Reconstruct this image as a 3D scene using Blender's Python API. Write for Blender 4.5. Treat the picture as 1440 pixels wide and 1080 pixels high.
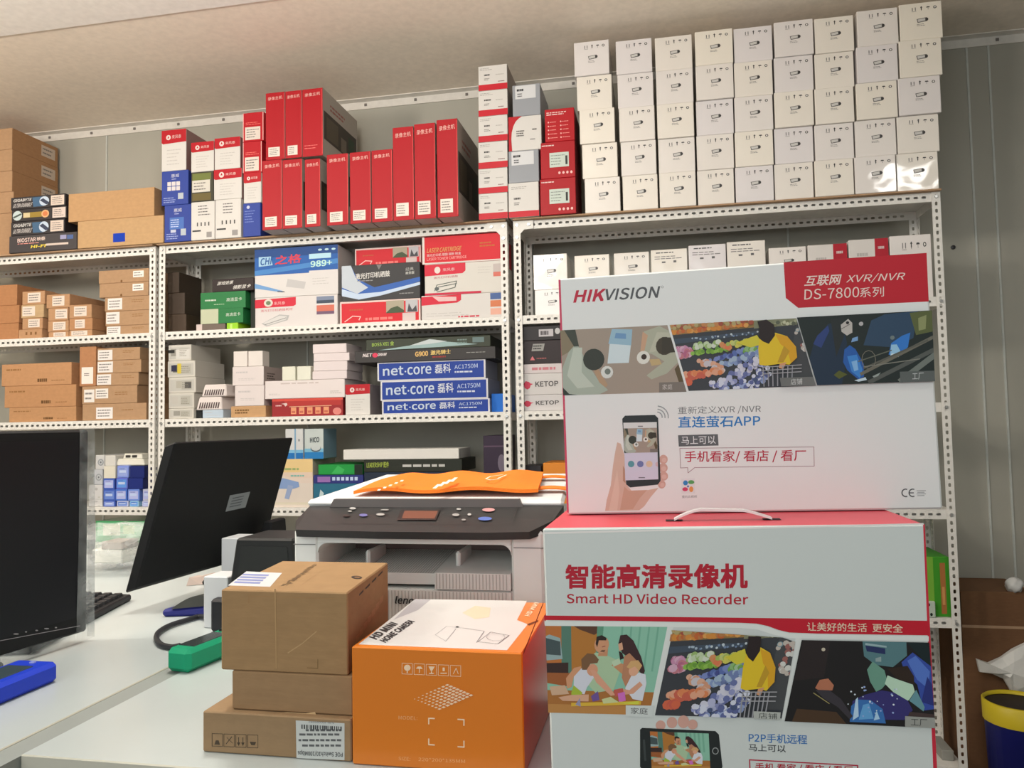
import bpy, math, random
from mathutils import Vector, Matrix

for o in list(bpy.data.objects):
    bpy.data.objects.remove(o)
SC = bpy.context.scene
COL = SC.collection
random.seed(7)

# ------------------------------------------------------------------ camera, light, exposure
CAM = Vector((0.3364, -3.1514, 1.1641))
YAW, PITCH, ROLL, FPX = -0.1935, 0.0525, -0.0184, 1085.0
cp, sp = math.cos(PITCH), math.sin(PITCH)
FWD = Vector((math.sin(YAW)*cp, math.cos(YAW)*cp, sp))
_r = Vector((math.cos(YAW), -math.sin(YAW), 0))
_u = _r.cross(FWD)
RIGHT = _r*math.cos(ROLL) + _u*math.sin(ROLL)
UP = -_r*math.sin(ROLL) + _u*math.cos(ROLL)
cd = bpy.data.cameras.new('camera')
cam = bpy.data.objects.new('camera', cd)
COL.objects.link(cam)
M3 = Matrix((RIGHT, UP, -FWD)).transposed()
cam.matrix_world = Matrix.Translation(CAM) @ M3.to_4x4()
cd.sensor_width = 36.0
cd.lens = FPX/1440.0*36.0
cd.clip_start = 0.02
SC.camera = cam

world = bpy.data.worlds.new('world'); SC.world = world
world.use_nodes = True
bg = world.node_tree.nodes['Background']
bg.inputs[0].default_value = (0.95, 0.97, 1.0, 1)
bg.inputs[1].default_value = 0.29

def lamp(name, kind, loc, energy, color, size=0.2, rot=(0, 0, 0), size_y=None, spread=None):
    l = bpy.data.lights.new(name, kind)
    l.energy = energy; l.color = color
    if kind == 'AREA':
        l.size = size
        if size_y: l.shape = 'RECTANGLE'; l.size_y = size_y
        if spread: l.spread = spread
    else:
        l.shadow_soft_size = size
    o = bpy.data.objects.new(name, l); COL.objects.link(o)
    o.location = loc; o.rotation_euler = rot
    return o
lamp('hanging_or_fill_lamp', 'POINT', (-2.1, -2.25, 2.25), 70, (1.0, 0.90, 0.79), 0.16)
lamp('hanging_or_fill_lamp', 'POINT', (-3.3, -1.35, 2.42), 22, (1.0, 0.86, 0.72), 0.16)
lamp('hanging_or_fill_lamp', 'POINT', (-0.5, -1.85, 2.28), 40, (1.0, 0.93, 0.84), 0.16)  # third lamp, added to brighten the white cartons and mid ceiling
lamp('front_fill', 'AREA', (-0.5, -5.2, 1.9), 34, (0.95, 1.0, 0.985), 2.6, (math.radians(84), 0, math.radians(13)), 1.6)  # added fill for faces turned to the camera; no doorway known
lamp('overhead_fill', 'AREA', (0.7, -2.85, 2.70), 3.5, (0.97, 1.0, 0.98), 1.2, (0, 0, 0), 0.15)  # added fill over the recorder cartons; no tube known there
lamp('ceiling_spot', 'AREA', (1.80, -1.88, 2.6), 6, (1.0, 0.97, 0.92), 0.3)

SC.view_settings.view_transform = 'Standard'
SC.view_settings.look = 'None'
SC.view_settings.gamma = 1.0
SC.view_settings.exposure = 0.2

# ------------------------------------------------------------------ geometry helpers
def at(u, v, y=None, z=None, x=None):
    """world point seen at photo pixel (u, v) on the plane y=, z= or x="""
    d = FWD + RIGHT*((u-720)/FPX) + UP*((540-v)/FPX)
    if y is not None: t = (y-CAM.y)/d.y
    elif z is not None: t = (z-CAM.z)/d.z
    else: t = (x-CAM.x)/d.x
    return CAM + d*t

def proj(p):
    d = Vector(p)-CAM; w = d.dot(FWD)
    return 720+FPX*d.dot(RIGHT)/w, 540-FPX*d.dot(UP)/w

def lin(c):
    out = []
    for x in c:
        x = x/255.0
        out.append(x/12.92 if x <= 0.04045 else ((x+0.055)/1.055)**2.4)
    return out

MATS = {}
def mat(col, rough=0.6, kind='plain', metal=0.0):
    key = (tuple(round(c) for c in col), rough, kind, metal)
    if key in MATS: return MATS[key]
    m = bpy.data.materials.new('%s_%d_%d_%d' % ((kind,) + key[0]))
    m.use_nodes = True
    nt = m.node_tree; N = nt.nodes; L = nt.links
    b = N['Principled BSDF']
    c = lin(col) + [1]
    if kind == 'plain' and min(col) > 190 and rough == .5 and metal == 0: c = [x*.84 for x in c[:3]]+[1]
    if kind == 'board': c = [c[0]*.85, c[1]*.90, c[2]*1.05, 1]
    b.inputs['Base Color'].default_value = c
    b.inputs['Roughness'].default_value = rough
    b.inputs['Metallic'].default_value = metal
    b.inputs['Specular IOR Level'].default_value = 0.5 if rough < .4 else 0.3
    def noise(scale, detail=3, vec=None):
        tc = N.new('ShaderNodeTexCoord'); mp = N.new('ShaderNodeMapping')
        L.new(tc.outputs['Object'], mp.inputs[0])
        if vec: mp.inputs['Scale'].default_value = vec
        n = N.new('ShaderNodeTexNoise'); n.inputs['Scale'].default_value = scale
        n.inputs['Detail'].default_value = detail
        L.new(mp.outputs[0], n.inputs['Vector'])
        return n
    def tint(n, lo, hi):
        r = N.new('ShaderNodeValToRGB')
        r.color_ramp.elements[0].position = 0.3; r.color_ramp.elements[1].position = 0.7
        r.color_ramp.elements[0].color = [x*lo for x in c[:3]]+[1]
        r.color_ramp.elements[1].color = [min(1, x*hi) for x in c[:3]]+[1]
        L.new(n.outputs['Fac'], r.inputs[0]); L.new(r.outputs[0], b.inputs['Base Color'])
    def bump(n, s, d):
        bp = N.new('ShaderNodeBump'); bp.inputs['Strength'].default_value = s
        bp.inputs['Distance'].default_value = d
        L.new(n.outputs['Fac'], bp.inputs['Height']); L.new(bp.outputs[0], b.inputs['Normal'])
        return bp
    if kind == 'board':            # corrugated cardboard
        n = noise(45, 4, (1, 1, 1.8)); tint(n, 0.94, 1.05); bump(noise(25, 2, (1, 1, 4)), 0.15, 0.004)
    elif kind == 'film':           # shrink wrapped glossy carton
        bp = bump(noise(5.5, 2, (1, 1, 1)), 0.22, 0.03)
        b.inputs['Coat Weight'].default_value = 0.8
        b.inputs['Coat Roughness'].default_value = 0.07
        oi = N.new('ShaderNodeObjectInfo'); r = N.new('ShaderNodeValToRGB')      # cartons of slightly different whites
        r.color_ramp.elements[0].color = [c[0]*.90, c[1]*.90, c[2]*.97, 1]; r.color_ramp.elements[1].color = [c[0], c[1]*.985, c[2]*.92, 1]
        L.new(oi.outputs['Random'], r.inputs[0]); L.new(r.outputs[0], b.inputs['Base Color'])
        L.new(bp.outputs[0], b.inputs['Coat Normal'])
    elif kind == 'wall':
        n = noise(3, 4, (1, 1, 0.3)); tint(n, 0.92, 1.06)
    elif kind == 'paint':
        n = noise(40, 3); tint(n, 0.95, 1.04)
    elif kind == 'cloth':
        bump(noise(300, 2), 0.25, 0.002)
    elif kind == 'clear':
        tr = N.new('ShaderNodeBsdfTransparent'); mx = N.new('ShaderNodeMixShader')
        n = noise(22, 3); r = N.new('ShaderNodeMapRange')
        r.inputs['From Min'].default_value = 0.35; r.inputs['From Max'].default_value = 0.7
        r.inputs['To Min'].default_value = 0.10; r.inputs['To Max'].default_value = 0.42
        L.new(n.outputs['Fac'], r.inputs['Value']); L.new(r.outputs[0], mx.inputs[0])
        L.new(tr.outputs[0], mx.inputs[1]); L.new(b.outputs[0], mx.inputs[2])
        bump(noise(40, 3), 0.6, 0.01)
        L.new(mx.outputs[0], N['Material Output'].inputs[0])
    elif kind == 'desk':
        n = noise(12, 4); tint(n, 0.985, 1.01); b.inputs['Coat Weight'].default_value = 0.15
    MATS[key] = m
    return m

class MB:
    """collects geometry in world coordinates and links it as ONE mesh object"""
    def __init__(s): s.v = []; s.f = []; s.m = []; s.mats = []
    def mi(s, m):
        if m not in s.mats: s.mats.append(m)
        return s.mats.index(m)
    def poly(s, pts, m):
        i = len(s.v); s.v += [tuple(p) for p in pts]
        s.f.append(tuple(range(i, i+len(pts)))); s.m.append(s.mi(m))
    def raw(s, vs, fs, m):
        i = len(s.v); k = s.mi(m); s.v += [tuple(p) for p in vs]
        for f in fs: s.f.append(tuple(i+j for j in f)); s.m.append(k)
    def hexa(s, c, m, ch=0.0, top=None, front=None, side=None):
        """c: 8 corners; 0-3 bottom (front-left, front-right, back-right, back-left), 4-7 top"""
        c = [Vector(p) for p in c]
        F = [((0, 1, 5, 4), front or m), ((1, 2, 6, 5), side or m), ((2, 3, 7, 6), m), ((3, 0, 4, 7), side or m), ((4, 5, 6, 7), top or m), ((3, 2, 1, 0), m)]
        if ch <= 0:
            for q, mm in F: s.poly([c[k] for k in q], mm)
            return
        fv = {}
        for fi, (q, mm) in enumerate(F):
            for j, k in enumerate(q):
                a = (c[q[j-1]]-c[k]).normalized(); b = (c[q[(j+1) % 4]]-c[k]).normalized()
                fv[(fi, k)] = c[k]+a*ch+b*ch
            s.poly([fv[(fi, k)] for k in q], mm)
        E = [(0, 1), (1, 2), (2, 3), (3, 0), (4, 5), (5, 6), (6, 7), (7, 4), (0, 4), (1, 5), (2, 6), (3, 7)]
        cen = sum(c, Vector())/8
        def out(pts, mm):
            n = (pts[1]-pts[0]).cross(pts[2]-pts[0])
            if n.dot(sum(pts, Vector())/len(pts)-cen) < 0: pts = pts[::-1]
            s.poly(pts, mm)
        for a, b in E:
            fs = [i for i, (q, mm) in enumerate(F) if a in q and b in q]
            out([fv[(fs[0], a)], fv[(fs[0], b)], fv[(fs[1], b)], fv[(fs[1], a)]], F[fs[0]][1])
        for k in range(8):
            fs = [i for i, (q, mm) in enumerate(F) if k in q]
            out([fv[(i, k)] for i in fs], F[fs[0]][1])
    def box(s, x0, x1, y0, y1, z0, z1, m, ch=0.0, **kw):
        s.hexa([(x0, y0, z0), (x1, y0, z0), (x1, y1, z0), (x0, y1, z0), (x0, y0, z1), (x1, y0, z1), (x1, y1, z1), (x0, y1, z1)], m, ch, **kw)
    def prism(s, pts, vec, m, cap=None):
        """extrude a planar polygon along vec"""
        vec = Vector(vec); p = [Vector(q) for q in pts]; q = [a+vec for a in p]
        n = (p[1]-p[0]).cross(p[2]-p[1])
        if n.dot(vec) > 0: p = p[::-1]; q = q[::-1]
        s.poly(p, cap or m); s.poly(q[::-1], m)
        for i in range(len(p)):
            j = (i+1) % len(p)
            s.poly([p[j], p[i], q[i], q[j]], m)
    def tube(s, path, r, m, n=10, cap=True):
        path = [Vector(p) for p in path]; rings = []
        up = Vector((0, 0, 1))
        for i, p in enumerate(path):
            d = (path[min(i+1, len(path)-1)]-path[max(i-1, 0)]).normalized()
            a = d.cross(up)
            if a.length < 1e-3: a = d.cross(Vector((1, 0, 0)))
            a.normalize(); b = d.cross(a)
            rr = r[i] if isinstance(r, (list, tuple)) else r
            rings.append([p+a*(rr*math.cos(2*math.pi*k/n))+b*(rr*math.sin(2*math.pi*k/n)) for k in range(n)])
        vs = [q for g in rings for q in g]; fs = []
        for i in range(len(rings)-1):
            for k in range(n):
                k2 = (k+1) % n
                fs.append((i*n+k, (i+1)*n+k, (i+1)*n+k2, i*n+k2))
        if cap:
            fs.append(tuple(range(n))); fs.append(tuple((len(rings)-1)*n+k for k in range(n))[::-1])
        s.raw(vs, fs, m)
    def lathe(s, cx, cy, prof, m, n=28):
        vs = []; fs = []
        for r, z in prof:
            vs += [(cx+r*math.cos(2*math.pi*k/n), cy+r*math.sin(2*math.pi*k/n), z) for k in range(n)]
        for i in range(len(prof)-1):
            for k in range(n):
                k2 = (k+1) % n
                fs.append((i*n+k, i*n+k2, (i+1)*n+k2, (i+1)*n+k))
        s.raw(vs, fs, m)
    def build(s, name, parent=None, smooth=False, bevel=0.0):
        me = bpy.data.meshes.new(name)
        off = parent.location if parent is not None else Vector((0, 0, 0))
        if parent is not None and parent.parent is not None: off = off+parent.parent.location
        me.from_pydata([tuple(Vector(p)-off) for p in s.v], [], s.f)
        for m in s.mats: me.materials.append(m)
        for p, k in zip(me.polygons, s.m): p.material_index = k; p.use_smooth = smooth
        me.update()
        o = bpy.data.objects.new(name, me); COL.objects.link(o)
        if parent is not None: o.parent = parent
        if bevel:
            b = o.modifiers.new('bevel', 'BEVEL'); b.width = bevel; b.segments = 2; b.limit_method = 'ANGLE'
        return o

def tag(o, label=None, cat=None, group=None, kind=None):
    if label: o['label'] = label
    if cat: o['category'] = cat
    if group: o['group'] = group
    if kind: o['kind'] = kind
    return o
def thing(name, loc, label, cat, group=None):
    o = bpy.data.objects.new(name, None); COL.objects.link(o)
    o.empty_display_size = 0.05; o.location = loc
    return tag(o, label, cat, group)

# ------------------------------------------------------------------ flat printing on a face
TEXTS = {}
SANS = None
try:                                   # Blender's own interface face; the built-in one if it is not there
    import os
    _d = bpy.utils.system_resource('DATAFILES', path='fonts')
    _f = os.path.join(_d, 'Noto Sans CJK Regular.woff2')
    if os.path.exists(_f): SANS = bpy.data.fonts.load(_f)
except Exception:
    SANS = None
def text_geo(s, bold=0.0, shear=0.0):
    k = (s, bold, shear)
    if k not in TEXTS:
        c = bpy.data.curves.new('t', 'FONT'); c.body = s
        if SANS: c.font = SANS
        c.shear = shear; c.resolution_u = 3
        o = bpy.data.objects.new('t', c); COL.objects.link(o)
        dg = bpy.context.evaluated_depsgraph_get()
        me = o.evaluated_get(dg).to_mesh()
        vs = [(v.co.x, v.co.y) for v in me.vertices]; fs = [tuple(p.vertices) for p in me.polygons]
        o.evaluated_get(dg).to_mesh_clear()
        bpy.data.objects.remove(o); bpy.data.curves.remove(c)
        TEXTS[k] = (vs, fs)
    return TEXTS[k]

class Art:
    """draws flat prints and stickers on a plane: origin, in-plane axes ax (right), ay (up), normal n"""
    def __init__(s, parent, org, ax, ay, w, h, step=0.00012, rough=0.5):
        s.parent = parent; s.o = Vector(org); s.ax = Vector(ax).normalized(); s.ay = Vector(ay).normalized()
        s.n = s.ax.cross(s.ay).normalized(); s.w = w; s.h = h; s.step = step; s.rough = rough
        s.parts = {}; s.cur = None; s.boxes = []; s.part('printed_face'); s.clip = None; s.T = None
    def part(s, name, new=False):
        if new or name not in s.parts:
            k = name; i = 1
            while k in s.parts: i += 1; k = name+'#%d' % i
            s.parts[k] = MB(); s.cur = k
        else: s.cur = name
    def px(s, u, v):
        d = FWD + RIGHT*((u-720)/FPX) + UP*((540-v)/FPX)
        t = (s.o-CAM).dot(s.n)/d.dot(s.n); p = CAM+d*t-s.o
        return p.dot(s.ax), p.dot(s.ay)
    def xy(s, p):
        if s.T: return s.T(p)
        return p[0]*s.w, p[1]*s.h
    def layer(s, pts):
        x0 = min(p[0] for p in pts); x1 = max(p[0] for p in pts); y0 = min(p[1] for p in pts); y1 = max(p[1] for p in pts)
        l = 0
        for b in s.boxes:
            if b[0] < x1 and b[1] > x0 and b[2] < y1 and b[3] > y0 and b[4] > l: l = b[4]
        s.boxes.append((x0, x1, y0, y1, l+1))
        return (l+1)*s.step
    def P(s, q, d): return s.o+s.ax*q[0]+s.ay*q[1]+s.n*d
    def poly(s, pts, col, raw=False):
        q = list(pts) if raw else [s.xy(p) for p in pts]
        if s.clip:
            q = clip_poly(q, s.clip)
            if len(q) < 3: return
        area = sum(q[i-1][0]*q[i][1]-q[i][0]*q[i-1][1] for i in range(len(q)))
        if abs(area) < 1e-9: return
        if area < 0: q = q[::-1]
        d = s.layer(q)
        s.parts[s.cur].poly([s.P(p, d) for p in q], mat(col, s.rough))
    def ppoly(s, pts, col): s.poly([s.px(*p) for p in pts], col, raw=True)
    def rect(s, x0, y0, x1, y1, col): s.poly([(x0, y0), (x1, y0), (x1, y1), (x0, y1)], col)
    def prect(s, u0, v0, u1, v1, col): s.ppoly([(u0, v1), (u1, v1), (u1, v0), (u0, v0)], col)
    def ell(s, cx, cy, rx, ry, col, n=14):
        s.poly([(cx+rx*math.cos(2*math.pi*k/n), cy+ry*math.sin(2*math.pi*k/n)) for k in range(n)], col)
    def pell(s, cx, cy, rx, ry, col, n=16):
        s.ppoly([(cx+rx*math.cos(2*math.pi*k/n), cy+ry*math.sin(2*math.pi*k/n)) for k in range(n)], col)
    def line(s, pts, w, col, px=False):
        if px: pts = [s.px(*p) for p in pts]
        else: pts = [s.xy(p) for p in pts]
        for a, b in zip(pts[:-1], pts[1:]):
            d = Vector((b[0]-a[0], b[1]-a[1]))
            if d.length < 1e-9: continue
            d.normalize(); n = Vector((-d.y, d.x))*w/2; e = d*w/2*0.6
            s.poly([(a[0]-e.x+n.x, a[1]-e.y+n.y), (a[0]-e.x-n.x, a[1]-e.y-n.y), (b[0]+e.x-n.x, b[1]+e.y-n.y), (b[0]+e.x+n.x, b[1]+e.y+n.y)], col, raw=True)
    def text(s, t, bl, br, tl, col, bold=0.0, shear=0.0, px=False):
        if s.cur.split('#')[0] in ('lettering', 'brand_lettering', 'banner_lettering', 'picture_caption') and s.parts[s.cur].f: s.part(s.cur.split('#')[0], new=True)
        vs, fs = text_geo(t, bold, shear)
        if not vs: return
        bl, br, tl = [Vector(s.px(*p) if px else s.xy(p)) for p in (bl, br, tl)]
        x0 = min(v[0] for v in vs); x1 = max(v[0] for v in vs); y0 = min(v[1] for v in vs); y1 = max(v[1] for v in vs)
        ex = (br-bl)/(x1-x0); ey = (tl-bl)/(y1-y0)
        q = [bl+ex*(v[0]-x0)+ey*(v[1]-y0) for v in vs]
        d = s.layer(q)
        b = bold*.36        # heavier strokes: the outline is laid down several times
        for i, (dx, dy) in enumerate(((0, 0), (b, b), (-b, -b), (b, -b), (-b, b)) if b else ((0, 0),)):
            sh = ex*dx+ey*dy
            s.parts[s.cur].raw([s.P(p+sh, d+i*s.step*.6) for p in q], fs, mat(col, s.rough))
    def ptext(s, t, bl, br, tl, col, bold=0.0, shear=0.0): s.text(t, bl, br, tl, col, bold, shear, px=True)
    def bars(s, x0, y0, x1, y1, n, col, fill=0.45, seed=0):
        """lines of small print too fine to read"""
        rnd = random.Random(seed*97+n)
        hh = (y1-y0)/n
        for i in range(n):
            y = y1-(i+0.5)*hh; x = x0; e = x1-(x1-x0)*rnd.random()*0.35
            while x < e:
                l = (x1-x0)*(0.06+0.16*rnd.random())
                s.rect(x, y-hh*fill/2, min(e, x+l), y+hh*fill/2, col); x += l+(x1-x0)*0.03
    def sticker(s, x0, y0, x1, y1, col=(235, 232, 225), n=3, seed=0, name='label_sticker', ink=(120, 115, 112), new=True):
        s.part(name, new=new); s.rect(x0, y0, x1, y1, col)
        if n: s.bars(x0+(x1-x0)*.1, y0+(y1-y0)*.12, x1-(x1-x0)*.08, y1-(y1-y0)*.12, n, ink, 0.35, seed)
        s.part('printed_face')
    def done(s):
        out = []
        for k, b in s.parts.items():
            if b.f: out.append(b.build(k.split('#')[0], s.parent))
        return out

def clip_poly(q, c):
    for i in range(len(c)):
        a = c[i]; b = c[(i+1) % len(c)]; o = []
        def ins(p): return (b[0]-a[0])*(p[1]-a[1])-(b[1]-a[1])*(p[0]-a[0]) >= -1e-12
        for j in range(len(q)):
            p = q[j-1]; r = q[j]; ip = ins(p); ir = ins(r)
            if ip != ir:
                d1 = (b[0]-a[0])*(p[1]-a[1])-(b[1]-a[1])*(p[0]-a[0]); d2 = (b[0]-a[0])*(r[1]-a[1])-(b[1]-a[1])*(r[0]-a[0])
                t = d1/(d1-d2); o.append((p[0]+(r[0]-p[0])*t, p[1]+(r[1]-p[1])*t))
            if ir: o.append(r)
        q = o
        if not q: return q
    return q

# colours
WHITE = (230, 227, 222); BROWN = (190, 149, 106); RED = (180, 20, 34); BLUE = (40, 62, 150); INK = (60, 58, 58)
POST = (228, 226, 220)

# ------------------------------------------------------------------ the room
WALL_Y, CEIL, FLOOR = 0.42, 2.79, -0.20
def struct(name, mb, **k): return tag(mb.build(name, **k), kind='structure')
m = MB(); m.box(-4.6, 2.1, -4.4, WALL_Y+.1, FLOOR-.1, FLOOR, mat((120, 116, 110), .6, 'paint')); struct('floor', m)
m = MB(); m.box(-4.6, 2.1, -4.4, WALL_Y+.1, CEIL, CEIL+.08, mat((250, 238, 222), .5, 'paint')); struct('ceiling', m)
m = MB(); m.box(-4.6, 2.1, -4.4, -0.54, CEIL-.008, CEIL-.0005, mat((250, 246, 240), .5, 'paint')); struct('trim_1', m)   # front ceiling panel, made whiter for the brightness of the nearby lamps
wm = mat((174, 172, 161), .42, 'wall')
m = MB(); m.box(-4.6, 2.1, WALL_Y, WALL_Y+.08, FLOOR, CEIL, wm)
sm = mat((196, 200, 194), .35, 'paint')
for x in (-3.7, -2.55, -1.4, -0.25, 0.9, 1.66, 1.745):
    m.box(x-.004, x+.004, WALL_Y-.005, WALL_Y+.001, FLOOR, CEIL-.03, sm)
struct('wall_back', m)
m = MB()
m.box(-4.6, 2.1, WALL_Y-.045, WALL_Y-.001, CEIL-.004, CEIL, mat((226, 222, 214), .35, 'paint'))
m.box(-4.6, 2.1, WALL_Y-.006, WALL_Y-.001, CEIL-.04, CEIL-.004, mat((226, 222, 214), .35, 'paint'))
for i in range(24):
    x = -4.2+i*.26
    m.box(x-.006, x+.006, WALL_Y-.010, WALL_Y-.006, CEIL-.026, CEIL-.014, mat((120, 115, 110), .5))
struct('trim_2', m)
m = MB(); m.box(-4.68, -4.6, -4.4, WALL_Y+.1, FLOOR, CEIL, wm); struct('wall_left', m)
m = MB(); m.box(2.02, 2.10, -4.4, WALL_Y, FLOOR, CEIL, mat((120, 122, 116), .5, 'wall')); struct('wall_right', m)  # unseen wall, added close by to darken the right corner
sc1 = MB(); p = at(1340, 348, y=WALL_Y); sc1.lathe(0, 0, [(.001, 0), (.009, .001), (.009, .006), (.001, .008)], mat((70, 70, 72), .4, 'plain', .5), 12)
sc1.v = [(p.x+a, WALL_Y-c, p.z+b) for a, b, c in sc1.v]
tag(sc1.build('wall_screw'), 'dark screw head in the grey wall right of the shelving', 'screw')

# ------------------------------------------------------------------ shelving
LEV = [2.0, 1.6, 1.2, .8, .4, -.14]
LIP = .018
TOPZ = [l+LIP for l in LEV]
DEPTH = .28
pm = mat(POST, .42, 'paint')
def slot_strip(mb, p0, along, across, length, width, pitch, sl, sw, m, skip=()):
    """flat strip of sheet with a row of punched slots"""
    p0 = Vector(p0); al = Vector(along); ac = Vector(across)
    n = int(length/pitch); off = (length-n*pitch)/2
    K = 8
    def pt(a, b): return p0+al*a+ac*b
    if off > 1e-4:
        mb.poly([pt(0, 0), pt(off, 0), pt(off, width), pt(0, width)], m)
        mb.poly([pt(length-off, 0), pt(length, 0), pt(length, width), pt(length-off, width)], m)
    for i in range(n):
        a0 = off+i*pitch; ca = a0+pitch/2; cb = width/2
        O = []; I = []
        for k in range(K):
            t = 2*math.pi*(k+.5)/K; c, s_ = math.cos(t), math.sin(t)
            f = 1/max(abs(c), abs(s_))
            O.append((ca+max(-1, min(1, c*f))*pitch/2, cb+max(-1, min(1, s_*f))*width/2))
            e = .62
            I.append((ca+math.copysign(abs(c)**e, c)*sl/2, cb+math.copysign(abs(s_)**e, s_)*sw/2))
        # corners of the cell
        cor = [(a0+pitch, width), (a0, width), (a0, 0), (a0+pitch, 0)]
        for k in range(K):
            k2 = (k+1) % K
            mb.poly([pt(*O[k]), pt(*O[k2]), pt(*I[k2]), pt(*I[k])], m)
            if k % 2 == 0:
                mb.poly([pt(*O[k]), pt(*cor[k//2]), pt(*O[k2])], m)
def shelving(label, xl, xr, gl, gr):
    """xl, xr: centres of the front flanges of the left and right posts"""
    root = thing('shelving_unit', ((xl+xr)/2, 0, FLOOR), label, 'shelf', 'slotted angle shelving units')
    W = .030
    for sx, xc in ((-1, xl), (1, xr)):
        xo = xc+sx*W/2                      # outer face
        for yy, fy in ((0, 1), (DEPTH, -1)):
            mb = MB(); H = LEV[0]+LIP-FLOOR
            x0 = xc-W/2
            slot_strip(mb, (x0, yy, FLOOR), (0, 0, 1), (1, 0, 0), H, W, .028, .0150, .0102, pm)
            slot_strip(mb, (xo, yy, FLOOR), (0, 0, 1), (0, fy, 0), H, W, .028, .0150, .0102, pm)
            o = mb.build('post', root)
            sd = o.modifiers.new('sheet', 'SOLIDIFY'); sd.thickness = .0018; sd.offset = 0
    x0, x1 = xl-W/2+.003, xr+W/2-.003
    for i, l in enumerate(LEV):
        mb = MB()
        for yy in (.0035, DEPTH-.0035):
            slot_strip(mb, (x0+W*.9, yy, l-LIP), (1, 0, 0), (0, 0, 1), x1-x0-W*1.8, 2*LIP, .0285, .0158, .0098, pm)
            mb.poly([(x0, yy, l-LIP), (x0+W*.9, yy, l-LIP), (x0+W*.9, yy, l+LIP), (x0, yy, l+LIP)], pm)
            mb.poly([(x1-W*.9, yy, l-LIP), (x1, yy, l-LIP), (x1, yy, l+LIP), (x1-W*.9, yy, l+LIP)], pm)
        mb.poly([(x0, .0035, l-LIP), (x1, .0035, l-LIP), (x1, .026, l-LIP), (x0, .026, l-LIP)], pm)      # folded edge behind the lip, added to keep its holes dark
        mb.poly([(x0, .026, l-LIP), (x1, .026, l-LIP), (x1, .026, l+LIP-.003), (x0, .026, l+LIP-.003)], pm)
        mb.box(x0, x1, .004, DEPTH-.004, l+LIP-.002, l+LIP, pm)
        mb.poly([(x0, .004, l-LIP), (x0, DEPTH-.004, l-LIP), (x0, DEPTH-.004, l+LIP), (x0, .004, l+LIP)], pm)
        mb.poly([(x1, .004, l-LIP), (x1, DEPTH-.004, l-LIP), (x1, DEPTH-.004, l+LIP), (x1, .004, l+LIP)], pm)
        mb.build('shelf_panel', root)
        for xc in (xl, xr):
            b = MB(); b.tube([(xc, -.001, l), (xc, -.0065, l)], .0062, mat((196, 196, 194), .3, 'plain', .8), 6); b.build('bolt', root)
    for side, xc in ((gl, xl), (gr, xr)):
        if not side: continue
        s = 1 if xc == xl else -1; e = xc-s*W/2; z1 = LEV[0]+LIP; t = .0025
        mb = MB()
        pts = [(e, -t, z1), (e, -t, z1-.085), (e+s*W, -t, z1-.085), (e+s*W, -t, z1-.055), (e+s*(W+.016), -t, z1-2*LIP-.002), (e+s*.085, -t, z1-2*LIP), (e+s*.085, -t, z1)]
        mb.prism(pts, (0, t-.0005, 0), pm); mb.build('gusset_plate', root)
        for bx, bz in ((e+s*.066, LEV[0]), (xc, z1-.07)):
            b = MB(); b.tube([(bx, -.003, bz), (bx, -.008, bz)], .0062, mat((196, 196, 194), .3, 'plain', .8), 6); b.build('bolt', root)
    return root
XA, XB, XC, XD, XE = -1.9656, -1.9149, -.3055, -.2475, 1.3737
shelving('white slotted metal shelving unit full of brown cartons, at the left edge', -3.58, XA, 0, 0)
shelving('white slotted metal shelving unit with tall red boxes on its top', XB, XC, 0, 1)
shelving('white slotted metal shelving unit with the wall of white cartons on top', XD, XE, 1, 0)
BT = .006
for i, (x0, x1, lb) in enumerate(((-3.58, -1.952, 'tan board under the brown cartons atop the left shelving unit'), (-1.93, -.292, 'tan board under the tall red boxes atop the middle shelving unit'), (-.262, 1.388, 'tan board under the white cartons atop the right shelving unit'))):
    b = MB(); b.box(x0, x1, -.022, DEPTH, TOPZ[0]+.0003, TOPZ[0]+BT, mat((188, 150, 110), .8, 'board'))
    tag(b.build('base_board'), lb, 'board', 'boards on top of the shelving')
TOP = TOPZ[0]+BT+.0003

# ------------------------------------------------------------------ cartons on the shelves
def carton(name, label, cat, group, x0, x1, z0, z1, y, depth, col, style=None, side=None, top=None, kind='plain', rough=.5, skew=0.0, ch=.0018, sidestyle=None):
    root = thing(name, ((x0+x1)/2, y, z0), label, cat, group)
    mb = MB(); F = mat(col, rough, kind)
    S = mat(side, rough, kind) if side else None
    c = [(x0, y, z0), (x1, y, z0), (x1+skew, y+depth, z0), (x0+skew, y+depth, z0)]
    mb.hexa(c+[(a, b, z1) for a, b, _ in c], S or F, ch, top=mat(top, rough, kind) if top else None, front=F, side=S)
    mb.build('carton', root)
    if style:
        A = Art(root, (x0, y, z0), (1, 0, 0), (0, 0, 1), x1-x0, z1-z0, .0003, rough)
        style(A); A.done()
    if sidestyle:
        A = Art(root, (x1, y, z0), (skew, depth, 0), (0, 0, 1), depth, z1-z0, .0003, rough)
        sidestyle(A); A.done()
    return root

def stack(z0, rows, y=.02, depth=.24, gap=.0006):
    """rows from the bottom up: (name, label, cat, group, u0, u1, v_top, colour, style, options)"""
    out = []
    for r in rows:
        name, label, cat, group, u0, u1, vt, col, style, opt = (list(r)+[{}])[:10] if len(r) == 9 else r
        opt = dict(opt); yy = opt.pop('y', y); dd = opt.pop('depth', depth)
        um = (u0+u1)/2
        z1 = at(um, vt, y=yy).z
        vb = proj((at(um, vt, y=yy).x, yy, z0))[1]
        vm = (vt+vb)/2
        x0 = at(u0, vm, y=yy).x+.0008; x1 = at(u1, vm, y=yy).x-.0008
        out.append(carton(name, label, cat, group, x0, x1, z0+gap, z1, yy, dd, col, style, **opt))
        z0 = z1
    return out

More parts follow.
